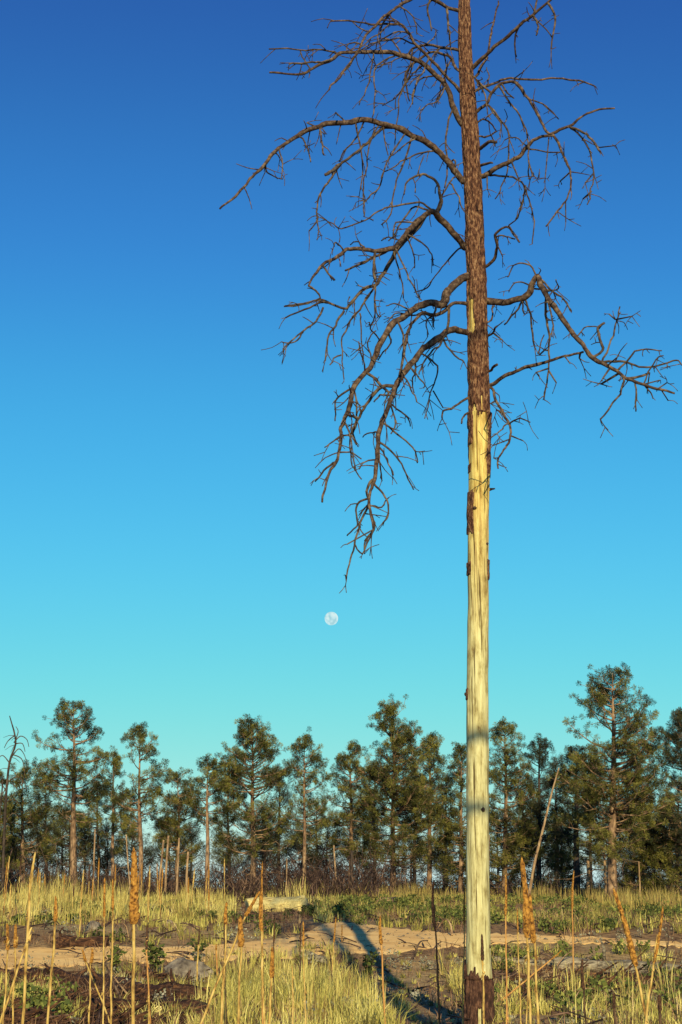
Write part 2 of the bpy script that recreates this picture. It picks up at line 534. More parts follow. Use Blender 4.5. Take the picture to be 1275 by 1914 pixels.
SNAG_BASE = Vector((at(897, 1960, YT).x, YT, H(at(897, 1960, YT).x, YT)))
snag = thing('dead_pine', 'tall bare dead pine with peeled pale trunk and drooping broken limbs', 'dead tree', SNAG_BASE)

def build_trunk():
    NT = 96
    rows = np.concatenate([np.arange(-200, 760, 3.0), np.arange(760, 1100, 1.6), np.arange(1100, 1780, 3.0), np.arange(1780, 1984, 1.8)])[::-1]
    C = [trunk_row(v) for v in rows]
    th = np.arange(NT) * 2 * math.pi / NT
    ct, st = np.cos(th), np.sin(th)
    nr = len(rows)
    V = np.zeros((nr, NT, 3)); VB = np.zeros((nr, NT, 3))
    kind = np.zeros((nr, NT), dtype=int)          # 0 bare, 1 bark, 2 charred bark
    for i, (v, (c, r)) in enumerate(zip(rows, C)):
        for k in range(NT):
            a = th[k]
            cx, sx = ct[k], st[k]
            q = Vector((cx * 1.3, sx * 1.3, c.z))
            lump = 0.035 * noise.noise(Vector((cx * 1.2, sx * 1.2, c.z * 1.1))) + 0.02 * noise.noise(Vector((cx * 3, sx * 3, c.z * 3.0)))
            # faint long checks along the grain of the bare wood
            tw = a + 0.12 * c.z
            lump -= 0.03 * max(0, 1 - abs(noise.noise(Vector((math.cos(tw) * 2.4, math.sin(tw) * 2.4, c.z * 0.35)))) * 9)
            rr = r * (1 + lump) - (0.019 * min(1, r / 0.09) if (v < 772 or v > 1830) else 0)
            V[i, k] = (c.x + cx * rr, c.y + sx * rr, c.z)
            e = noise.noise(Vector((cx * 2.6, sx * 2.6, c.z * 2.2))) + 0.55 * noise.noise(Vector((cx * 7, sx * 7, c.z * 7)))
            front = sx < 0.25
            m = 0
            lim = 772 + 26 * e + (70 if not front else 0)
            if v < lim: m = 1
            if front and -0.98 < cx < -0.42 + 0.2 * e and 566 + 8 * e < v < 626 + 10 * e: m = 0
            if front and -0.98 < cx < -0.86 and 500 < v < 575: m = 0
            if front and 0.15 < cx < 0.32 and 742 < v < 772 and e > -0.15: m = 0
            if cx < -0.74 + 0.14 * e and v < 832 + 8 * e: m = 1 if v > 640 else m
            if cx > 0.66 + 0.16 * e and 700 < v < 895 + 18 * e: m = 1
            if cx < -0.50 + 0.30 * e and 922 + 6 * e < v < 1000 - 5 * e: m = 1
            if cx < -0.86 and 870 + 3 * e < v < 884: m = 1
            if cx > 0.80 + 0.1 * e and 1048 < v < 1084 + 4 * e: m = 1
            if cx < -0.80 + 0.1 * e and front and 1052 < v < 1076: m = 1
            if cx < -0.88 and 1288 + 3 * e < v < 1310: m = 1
            low = 1822 + 22 * e - 24 * max(0, -cx - 0.5) * (1 if front else 0)
            if not front: low -= 30
            if v > low: m = 2
            if front and -0.25 < cx < 0.0 and v > 1850 + 20 * e and e > 0.08: m = 0
            kind[i, k] = m
            ridge = abs(noise.noise(Vector((cx * 3.2, sx * 3.2, c.z * 3.3)))) + 0.6 * abs(noise.noise(Vector((cx * 7.5, sx * 7.5, c.z * 8))))
            th_b = ((0.005 + 0.018 * min(1, ridge * 1.6)) * (1 if v < 800 else 0.6)) if m == 1 else (0.004 + 0.030 * min(1, ridge * 1.4))
            rb = rr + th_b * min(1.0, r / 0.09)
            VB[i, k] = (c.x + cx * rb, c.y + sx * rb, c.z)
    Q = []
    for i in range(nr - 1):
        for k in range(NT):
            a = i * NT + k; b = i * NT + (k + 1) % NT
            Q.append((a, b, b + NT, a + NT))
    Q = np.array(Q)
    Vf = V.reshape(-1, 3)
    trunk = mesh_arrays('trunk', Vf, Q, M['wood'], snag, smooth=True, origin=SNAG_BASE)
    kf = kind.ravel()
    # pull bark rims down onto the wood so every bark edge has a real thickness
    def pieces(code, name, mat, vmin=-1e9, vmax=1e9, side=0):
        rowv = np.repeat(rows, NT)
        sel = (kf == code) & (rowv > vmin) & (rowv <= vmax)
        if side:
            sel &= np.tile(ct * side > 0, nr)
        fs = Q[sel[Q].any(axis=1)]
        if len(fs) == 0:
            return
        used = np.unique(fs)
        mp = -np.ones(nr * NT, dtype=int); mp[used] = np.arange(len(used))
        pos = np.where(sel[used][:, None], VB.reshape(-1, 3)[used], Vf[used] + (Vf[used] - np.repeat(np.array([[c.x, c.y, c.z] for c, _ in C]), NT, axis=0)[used]) * -0.02)
        mesh_arrays(name, pos, mp[fs], mat, trunk, smooth=True, origin=SNAG_BASE)
    pieces(1, 'bark', M['bark'], vmax=915)
    pieces(1, 'bark_patch', M['bark'], 915, 1030)
    pieces(1, 'bark_patch', M['bark'], 1030, 1200, 1)
    pieces(1, 'bark_patch', M['bark'], 1030, 1200, -1)
    pieces(1, 'bark_patch', M['bark'], 1200, 1700)
    pieces(2, 'charred_bark', M['char'])
build_trunk()
# snapped stubs of old side branches on the bare trunk
for u, v, ang, L, w in [(897, 1517, -1.2, 0.025, 7), (913, 917, 0.1, 0.06, 5), (908, 1022, -0.7, 0.015, 5), (877, 1300, 3.0, 0.02, 7), (884, 957, -2.0, 0.03, 6),
                        (911, 1772, -0.5, 0.012, 5)]:
    c, r = trunk_row(v)
    d = Vector((math.cos(ang), math.sin(ang), 0.15))
    q = MB(); rr = w * 0.5 * 0.0055
    q.tube([c + d * r * 0.85, c + d * (r + L * 0.4), c + d * (r + L)], [rr * 1.5, rr, rr * 0.55], 8, True, 0.2)
    q.build('branch_stub', M['branch'], snag, SNAG_BASE)

def zs(region, s):
    """points read off an enlarged piece of the photograph"""
    ox, oy, k = {'A': (400, 0, 2.55), 'B': (800, 0, 2.684), 'C': (500, 350, 2.551), 'D': (800, 450, 2.684)}[region]
    return [(ox + float(p.split(',')[0]) / k, oy + float(p.split(',')[1]) / k) for p in s.split()]

def spurs(mb, pts, rad, density, lmin, lmax, down=0.5):
    """short dead side twigs along a path"""
    L = sum((pts[i + 1] - pts[i]).length for i in range(len(pts) - 1))
    for _ in range(int(L * density + random.random())):
        i = random.randrange(max(1, len(pts) // 6), len(pts))
        p = pts[i]
        t = (pts[i] - pts[i - 1]).normalized()
        d = Vector((random.gauss(0, 1), random.gauss(0, 1), random.gauss(0, 1) - down)).normalized()
        d = (d + t * 0.5).normalized()
        l = random.uniform(lmin, lmax)
        bend = Vector((random.gauss(0, .35), random.gauss(0, .35), random.gauss(-0.25, .35)))
        m = p + d * l * 0.5
        e = m + (d + bend * 0.8).normalized() * l * 0.5
        r = min(rad[i] * 0.7, 0.0075)
        path = smooth_path([p, m, e], 2)
        mb.tube(path, [max(0.0035, r * (1 - 0.5 * j / (len(path) - 1))) for j in range(len(path))], 5)
        if random.random() < 0.55:
            d2 = (d + Vector((random.gauss(0, 1), random.gauss(0, 1), random.gauss(-0.2, 1)))).normalized()
            mb.tube([m, m + d2 * l * 0.5], [0.0045, 0.0035], 4)

def limb(region, s, w0, w1, depth, twigs=(), dens=2.2, spur=(0.05, 0.24), first_in=True):
    uv = zs(region, s)
    n = len(uv)
    P = []
    acc = [0.0]
    for i in range(1, n):
        acc.append(acc[-1] + math.hypot(uv[i][0] - uv[i - 1][0], uv[i][1] - uv[i - 1][1]))
    for (u, v), a in zip(uv, acc):
        t = a / acc[-1]
        P.append(at(u, v, YT + depth * (t ** 0.9)))
    if first_in:
        c, r = trunk_row(uv[0][1] + 4)
        P.insert(0, Vector((c.x, c.y, P[0].z - 0.01)))
    path = smooth_path(P, 4)
    m = len(path)
    rad = []
    for i, p in enumerate(path):
        t = i / (m - 1)
        w = w0 * (1 - t) ** 0.8 + w1 * (1 - (1 - t) ** 0.8)
        rad.append(0.5 * w * 0.0064 * (1 + 0.22 * noise.noise(p * 6)))
    mb = MB()
    jit = [p + Vector((noise.noise(p * 5), noise.noise(p * 5 + Vector((9, 0, 0))), noise.noise(p * 5 + Vector((0, 9, 0))))) * 0.020 + Vector((noise.noise(p * 13), 0, noise.noise(p * 13 + Vector((5, 0, 0))))) * 0.012 for p in path]
    mb.tube(jit, rad, 8, True, 0.07)
    spurs(mb, jit, rad, dens * 2.0, spur[0], spur[1] * 1.3)
    br = mb.build('branch', M['branch'], snag, SNAG_BASE)
    for tw in twigs:
        reg, ts, a, b = tw[:4]
        tuv = zs(reg, ts)
        p0 = at(tuv[0][0], tuv[0][1], YT)
        best = min(jit, key=lambda q: (proj(*q)[0] - tuv[0][0]) ** 2 + (proj(*q)[1] - tuv[0][1]) ** 2)
        dd = random.uniform(-0.55, 0.35)
        tp = [best.copy()] if (at(tuv[0][0], tuv[0][1], best.y) - best).length < 0.25 else []
        for i, (u, v) in enumerate(tuv):
            if i == 0 and tp:
                continue
            tp.append(at(u, v, best.y + dd * i / max(1, len(tuv) - 1)))
        if len(tp) < 2:
            continue
        tpath = smooth_path(tp, 4)
        k = len(tpath)
        trad = [0.5 * 0.0062 * (a + (b - a) * i / (k - 1)) for i in range(k)]
        t2 = MB()
        tj = [p + Vector((noise.noise(p * 7), noise.noise(p * 7 + Vector((9, 0, 0))), noise.noise(p * 7 + Vector((0, 9, 0))))) * 0.018 + Vector((noise.noise(p * 17), 0, noise.noise(p * 17 + Vector((5, 0, 0))))) * 0.010 for p in tpath]
        tj[0] = tpath[0]
        t2.tube(tj, trad, 6, True, 0.06)
        spurs(t2, tj, trad, 6.5, 0.04, 0.26)
        t2.build('twig', M['twig'], br, SNAG_BASE)
    return br

# left side, top to bottom
limb('A', '1155,50 1110,35 1040,0 990,-18 930,0 880,25 835,65 790,100 740,150 700,215 670,275 620,340 545,428', 7, 3, -1.2,
     [('A', '835,65 800,130 790,210', 4, 2), ('A', '880,30 930,60 960,110 965,165', 3, 2), ('A', '1030,0 1022,60 1035,150', 4.5, 2.5), ('A', '1110,40 1112,100 1125,150 1130,215', 5, 3),
      ('A', '700,215 640,205 635,245', 3, 2), ('A', '740,150 700,135 660,105', 3, 2)])
limb('A', '1180,440 1130,390 1075,325 1020,275 965,215 935,165 895,118 840,115 750,115 670,100 555,97', 6.5, 2.6, -0.7,
     [('A', '965,215 900,185 830,190 760,205 700,240', 3, 2), ('A', '1020,275 1000,340 960,400 945,490', 3.4, 2.4), ('A', '840,115 790,160 740,190 690,235', 3, 2),
      ('A', '935,165 880,150 790,190 730,235', 3, 2)])
limb('A', '1160,235 1080,225 1010,220 950,230 920,270 900,262 850,200 800,185', 6, 2.4, 0.9,
     [('A', '1080,225 1040,270 1030,330', 3, 2), ('A', '950,230 925,330 900,420 850,475 800,505', 3.6, 2), ('A', '1010,222 1050,180 1060,150', 3, 2)])
limb('A', '1165,335 1130,280 1090,255 1030,250 975,285 930,320 910,390 935,480', 6, 2.4, 0.5,
     [('A', '1130,285 1100,340 1060,380', 3, 2), ('A', '1090,255 1110,330 1085,400 1070,470', 3, 2)])
limb('A', '1185,600 1155,545 1125,460 1105,405 1060,355 1000,310 955,280 900,262 840,253 760,250 680,245 600,255 560,285 500,310 440,340 370,355 265,348', 11, 3, -0.6,
     [('A', '600,255 540,240 440,238 262,235', 3.6, 2.6), ('A', '560,290 500,297 440,297 358,305', 3.8, 3), ('A', '432,290 425,270 415,243', 3, 2.4),
      ('A', '950,285 915,390 880,480 868,620 865,690', 3.2, 2.2), ('A', '870,262 800,300 765,340 770,460 755,560', 3.2, 2.4), ('A', '765,335 740,390 690,500', 3, 2),
      ('A', '1120,500 1108,650 1115,760 1100,900', 4, 3), ('A', '1060,360 980,380 950,440 945,495', 3.2, 2.2), ('A', '680,248 655,300 620,340', 3, 2), ('A', '1105,410 1070,480 1020,500 985,530', 3, 2),
      ('A', '1000,315 950,350 900,420 880,450', 3, 2), ('A', '900,265 830,300 770,330', 3, 2)])
limb('A', '1190,870 1160,825 1120,775 1060,715 1000,670 930,640 860,608 800,590 740,578 650,580 560,590 490,600 430,625 370,665 310,710 270,745 245,785 190,830 150,880 100,935 30,990', 13, 3, -0.9,
     [('A', '860,608 800,615 760,650 710,700 650,750 600,785 575,830 530,890 505,940 490,1000 485,1060 455,1100', 6, 2.4), ('A', '600,785 560,812 535,835', 7, 6),
      ('A', '490,1000 497,1080 495,1150', 2.8, 2), ('A', '505,600 515,680 520,740', 4, 3), ('A', '410,650 445,690 455,775', 3.2, 2.4), ('A', '690,600 700,720 710,810 695,905', 3.4, 2.4),
      ('A', '725,590 680,650 620,720 600,770', 3.4, 2.6), ('A', '940,670 915,750 880,840 855,930 835,1040 800,1075', 4, 2.4), ('A', '1030,735 980,735 920,755 860,790 810,815', 3.4, 2),
      ('A', '900,660 820,780 790,880 750,930 720,970 715,1030', 3.4, 2.2), ('A', '760,660 740,690 730,790 715,870 718,970', 3.2, 2.2), ('A', '1190,770 1150,765 1120,775', 3.4, 3),
      ('A', '310,715 325,760 325,850', 3, 2), ('A', '255,780 255,820 300,850 325,855', 3, 2), ('A', '270,745 300,730 325,780', 3, 2), ('A', '490,598 440,583', 3, 2.6), ('A', '625,580 580,540', 3, 2.4),
      ('A', '780,650 820,700 830,740', 3, 2), ('A', '960,680 870,720 820,780 800,850', 3, 2)])
limb('A', '1200,1175 1170,1140 1130,1095 1085,1050 1060,1020 1020,1015 960,1060 930,1110 880,1160 850,1180 770,1195 700,1185 640,1190 590,1220 520,1260 480,1310 455,1360', 13, 3, -1.0,
     [('A', '1065,1015 1085,960 1075,920 1060,870 1010,835 960,840 915,875 905,930', 7, 2.6), ('A', '1085,960 1105,900 1140,850 1165,820', 4, 2.6), ('A', '1120,870 1165,940 1185,1000', 3.2, 2.6),
      ('A', '1020,1030 960,1095 905,1150 870,1190 840,1250 800,1310 770,1355 720,1370 680,1405 640,1460 615,1475 560,1445 515,1425 430,1450 335,1460', 9, 2.4),
      ('A', '850,1180 760,1230 680,1265 625,1285', 5, 3.4), ('A', '765,1210 763,1270 765,1340', 5, 4), ('A', '510,1265 545,1300 575,1335', 4, 3),
      ('A', '1070,980 1000,970 930,970 860,985 800,1000 720,1045 610,1090 560,1065 500,1035', 3.8, 2), ('A', '1030,1000 960,985 900,1040 860,1120 830,1150', 3.6, 2.4),
      ('C', '365,590 320,660 290,720 275,830', 4, 2.4), ('C', '515,465 470,530 430,600 390,650 360,720 355,800 365,915', 4, 2.2), ('C', '350,800 320,815 295,850', 3, 2),
      ('C', '300,555 255,550 200,570 90,625', 4.4, 2.4), ('C', '265,575 230,640 170,680 75,775', 4, 2.2), ('C', '170,690 130,740 65,740', 3, 2), ('C', '280,540 250,525 140,560 80,567', 3.4, 2),
      ('C', '520,300 515,380 512,450 520,600 540,620', 3.4, 2.2), ('C', '615,330 635,430 650,530', 3.2, 2.2), ('C', '630,330 665,410 700,490 730,540', 3.2, 2.2), ('C', '690,240 740,260 780,320 790,380', 3, 2),
      ('C', '440,600 445,690 455,820', 3, 2), ('C', '515,480 510,600 490,660', 3, 2), ('C', '690,250 700,320 705,385', 3, 2), ('C', '660,110 610,170 600,230', 3.4, 2.4), ('C', '620,240 580,240 545,255', 3, 2),
      ('C', '470,285 430,262 395,270', 3, 2), ('C', '360,300 325,260 318,285', 3, 2.2)])
limb('C', '950,430 900,455 865,490 850,540 830,565 790,550 740,555 690,580 650,620 600,655 560,710 530,760 510,820 480,870 430,920 405,970 395,1040 375,1100 350,1160 345,1230 330,1300 290,1370 265,1500', 15, 3, -1.4,
     [('C', '330,1310 270,1350 225,1400', 3.6, 2.2), ('C', '400,935 340,1000 325,1040 320,1110', 3.6, 2.2), ('C', '480,885 540,945 580,980', 5, 4), ('C', '415,950 425,1080 400,1180 400,1300 450,1390', 3.6, 2.2),
      ('C', '380,1090 405,1092 430,1100', 4, 4), ('C', '345,1190 400,1185 420,1230', 3, 2), ('C', '350,1190 330,1200 270,1245', 3.4, 2), ('C', '690,580 620,560 565,565', 3, 2),
      ('C', '630,640 645,710 650,800 630,900', 4, 3), ('C', '640,720 590,740 550,790 525,830', 3.6, 2.2), ('C', '540,740 500,690 490,640', 3, 2), ('C', '800,560 795,620 790,660', 4, 3),
      ('C', '345,1260 390,1265 445,1300', 3, 2), ('C', '480,890 450,800 440,740', 3, 2), ('C', '500,830 480,740 520,680', 3, 2), ('C', '375,1110 395,1190 395,1260', 3.4, 2.2)])
limb('C', '950,555 900,555 865,570 830,600 790,610 740,595 710,625 680,670 660,740 645,800 635,880', 7, 4, -0.7,
     [('C', '868,575 860,660 830,740 790,780 740,840 720,890', 5, 2.4), ('C', '790,610 755,650 765,710', 3, 2), ('C', '740,600 690,610 610,600 570,650', 3, 2)])
limb('C', '940,685 890,680 850,690 800,730 750,765 700,820 665,870 630,920 610,960 590,1010 565,1080 545,1140 530,1210 520,1290 515,1370 495,1430 485,1500 495,1560 510,1630', 12.5, 3, -1.6,
     [('C', '605,945 550,950 510,985 470,1040 430,1110 415,1170 420,1230', 6.5, 3), ('C', '510,1390 475,1430 480,1510 440,1600 420,1690 395,1770 370,1860', 5, 2.4),
      ('C', '505,1540 515,1620 470,1680 460,1730', 3.6, 2.2), ('C', '512,1400 545,1450 575,1510 570,1570 545,1600', 4, 2.2), ('C', '495,1480 440,1500 420,1540 430,1600 400,1640 385,1660', 3.6, 2),
      ('C', '540,1200 600,1260 650,1340 690,1445', 3.6, 2), ('C', '560,1120 620,1180 690,1240 715,1310', 3.4, 2), ('C', '540,1220 570,1300 605,1370', 3.4, 2), ('C', '590,1035 660,1090 680,1140', 3.2, 2),
      ('C', '600,1040 610,1130 590,1170', 3.4, 2.2), ('C', '690,860 740,930 745,960', 3.2, 2), ('C', '740,790 800,840 805,900 780,980 750,1100', 3.6, 2), ('C', '790,970 840,1050', 2.6, 2),
      ('C', '840,745 890,800 935,835', 3.4, 2.6), ('C', '650,900 690,960 710,1020', 3.4, 2.2), ('C', '590,980 540,990 512,1020', 3.4, 2.4), ('C', '545,1170 500,1165 450,1190', 3, 2),
      ('C', '535,1250 540,1330 545,1400', 3.2, 2.2), ('C', '520,1290 470,1310 440,1340', 3, 2), ('C', '480,1510 540,1520 575,1480', 3, 2), ('C', '420,1690 380,1700', 2.6, 2), ('C', '440,1700 448,1752 415,1690', 2.6, 2),
      ('C', '730,830 705,890 690,920 700,980', 3.2, 2)])
limb('C', '960,998 890,1045 840,1075 835,1105', 4.6, 2.6, -0.5, dens=1.2)
limb('C', '958,1072 935,1090 925,1125', 3.6, 2.6, -0.3, dens=0)
limb('C', '950,290 910,295 870,330 820,400 760,480 700,500', 3.4, 2, 0.6, dens=1.5)
# right side
limb('B', '215,345 260,300 320,250 400,180 470,120 530,75 600,10 650,-40', 8, 4, -0.8,
     [('B', '610,20 640,80 630,160 622,240', 4.4, 3), ('B', '470,115 430,200 445,285', 4, 3), ('B', '535,95 550,130 545,178', 4, 3), ('B', '535,95 590,150 625,195', 2.6, 2), ('B', '540,70 550,0 555,-30', 4, 3)], dens=1.3)
limb('B', '232,390 270,330 300,270 312,180 330,110 355,0', 5, 2.8, 0.6, dens=1.0)
limb('B', '230,455 300,430 370,405 430,395 520,400 620,395 720,405 780,408 840,440', 5, 2.6, 0.8,
     [('B', '780,408 750,425', 3, 2.4), ('B', '430,395 480,360', 2.4, 2), ('B', '300,430 305,380 290,340', 3, 2)], dens=1.2, spur=(0.03, 0.1))
limb('B', '240,565 290,520 320,470 370,425 430,415 470,450 510,500 550,570 580,630 600,665 630,680 660,740 700,830 715,900 700,990 650,1060 595,1135', 7, 2.4, -0.7,
     [('B', '360,440 410,520 450,570 490,650 505,740 505,890', 4, 2.4), ('B', '520,500 590,530 655,600', 3, 2), ('B', '290,520 340,570 380,620 405,700 400,850 370,940 335,1000', 4, 2.2),
      ('B', '700,870 665,915', 3, 2.4), ('B', '370,430 410,480 430,490', 3.4, 2.4), ('B', '505,800 525,870 505,900', 3, 2.2), ('B', '690,1010 690,1115', 2.4, 2), ('B', '330,560 365,620 360,690', 3, 2),
      ('B', '280,430 240,400 290,480 300,570', 4, 2.4)], dens=1.8)
limb('B', '270,890 330,850 400,820 460,780 500,735 560,690 620,670 710,635 770,590 840,555 940,543', 9, 2.8, -0.5,
     [('B', '710,635 780,670 830,710 860,760', 5, 3.6), ('B', '715,640 770,690 810,750 830,850 820,950 800,1030', 3.6, 2.2), ('B', '830,870 785,915', 3, 2.4), ('B', '820,960 775,1000', 3, 2.4),
      ('B', '490,755 600,760 675,770', 3, 2.2), ('B', '300,870 380,880 460,905 490,940 510,1020 530,1110 525,1225', 3.8, 2.2), ('B', '490,930 470,1040 440,1110', 3, 2), ('B', '420,825 455,895', 3.6, 2.6),
      ('B', '630,780 590,890', 2.4, 2), ('B', '860,740 940,730', 2.4, 2), ('B', '300,880 295,950', 3.4, 2.4), ('B', '500,735 440,690 380,700', 2.4, 2)], dens=1.3, spur=(0.04, 0.15))
limb('B', '255,750 300,715 345,710', 8, 5, -0.3, dens=0)
limb('B', '250,690 300,680 345,660', 4, 3, 0.3, dens=1)
limb('B', '262,830 290,820 318,818', 6, 3, -0.2, dens=1)
limb('B', '240,620 290,600 340,655', 4, 2.4, 0.3, dens=3)
limb('B', '290,1340 335,1290 345,1230 335,1180 370,1145 400,1140 430,1180 455,1215', 6, 3, -0.5,
     [('B', '345,1235 375,1285', 3, 2.4), ('B', '400,1140 450,1090 475,1000', 2.4, 2), ('B', '355,1190 400,1185 430,1198', 3, 2.4)], dens=1.2, spur=(0.03, 0.1))
limb('D', '300,300 350,305 410,300 470,285 505,260 520,215 545,175 565,220 590,270 630,330 670,390 720,450 770,510 810,570 850,605 900,630 960,665 1010,690 1080,725 1150,742 1235,768', 13.5, 3, -1.1,
     [('D', '870,598 920,605 980,605 1060,630 1140,630 1250,598 1270,630', 4.6, 2.2), ('D', '890,590 925,500 945,400 968,335', 3.8, 2.4), ('D', '945,395 1020,375', 2.8, 2.2), ('D', '940,395 910,365', 2.8, 2.2),
      ('D', '835,580 880,550 860,490 855,440 885,412', 5, 4), ('D', '970,670 980,720 950,790 865,893', 4, 2.8), ('D', '985,605 1040,560 1100,545 1165,548', 3.4, 2.2), ('D', '1000,685 1080,680 1115,660', 4.6, 3.4),
      ('D', '945,675 870,717', 4, 3.4), ('D', '1040,710 1045,790 1040,855', 3.2, 2.4), ('D', '910,640 880,690', 3.6, 2.8), ('D', '545,175 510,125 465,108 420,135 400,185', 3.4, 2.2),
      ('D', '560,185 610,240 690,300 720,360', 4, 2.6), ('D', '525,240 590,245 660,275 700,320', 3.4, 2.4), ('D', '590,280 590,370 605,470 605,560 600,680 583,795', 5, 2.6), ('D', '500,300 520,400 530,525', 4, 3),
      ('D', '500,305 440,360 380,420', 4, 3), ('D', '605,640 540,660', 3, 2.6), ('D', '605,650 643,705', 3, 2.4), ('D', '600,550 550,565 585,470', 3, 2), ('D', '760,460 800,435 850,435', 2.6, 2),
      ('D', '925,600 960,575', 2.6, 2), ('D', '1130,630 1140,600 1180,575', 2.6, 2), ('D', '1090,720 1110,760 1130,795', 2.6, 2), ('D', '1180,750 1210,805', 2.6, 2), ('D', '525,215 480,210 430,215 405,260', 3, 2),
      ('D', '610,240 655,240 645,190', 3, 2), ('D', '470,290 475,340 485,370', 3.4, 2.6), ('D', '590,300 620,370 625,480', 3.4, 2.4), ('D', '1090,710 1160,700', 2.6, 2), ('D', '1150,740 1200,712', 2.4, 2)], dens=1.6, spur=(0.03, 0.14))
limb('D', '318,725 370,690 440,660 500,635 560,620 620,600 690,580 780,558', 7, 3.6, -0.6, [('D', '620,550 690,580 710,615', 2.6, 2), ('D', '765,560 762,590', 4, 3)], dens=0.9, spur=(0.02, 0.06))
limb('D', '320,735 335,790 370,850 410,920 410,980 385,1040 360,1090 355,1145', 5.4, 2.4, -0.4,
     [('D', '415,910 460,890 515,910', 3, 2), ('D', '405,925 370,940 320,990', 3, 2), ('D', '415,975 475,1005', 3, 2), ('D', '395,990 330,1030', 2.6, 2), ('D', '330,800 315,820', 3, 2), ('D', '375,875 345,850', 3.6, 2.6), ('D', '365,1090 330,1085', 2.4, 2)], dens=1.5, spur=(0.03, 0.12))
limb('D', '305,655 325,640 348,620', 5, 4, -0.2, dens=0)
limb('D', '300,480 330,455 350,425', 5, 3.4, -0.2, [('D', '330,465 370,495', 3.4, 2.4)], dens=3)
limb('D', '312,400 330,330 345,310', 3.2, 2.4, 0.5, dens=1.5)

# ------------------------------------------------------------------ pines of the treeline
def needle_mesh(cent, dirs, tints, n_per, length, width):
    N = len(cent)
    c = np.repeat(np.asarray(cent), n_per, axis=0)
    d = np.repeat(np.asarray(dirs), n_per, axis=0)
    tn = np.repeat(np.asarray(tints), n_per)
    k = len(c)
    g = rng.normal(size=(k, 3))
    g /= np.linalg.norm(g, axis=1)[:, None]
    dd = g + d * 0.25
    dd /= np.linalg.norm(dd, axis=1)[:, None]
    side = np.cross(dd, rng.normal(size=(k, 3)))
    side /= np.linalg.norm(side, axis=1)[:, None]
    L = length * rng.uniform(0.7, 1.2, size=(k, 1))
    w = width * rng.uniform(0.7, 1.3, size=(k, 1))
    c0 = c + g * 0.015
    V = np.stack([c0, c0 + dd * L - side * w, c0 + dd * L + side * w], axis=1).reshape(-1, 3)
    T = np.arange(k * 3).reshape(-1, 3)
    tv = np.clip(tn + rng.normal(size=k) * 0.12, 0, 1)
    return V, T, np.repeat(tv, 3)

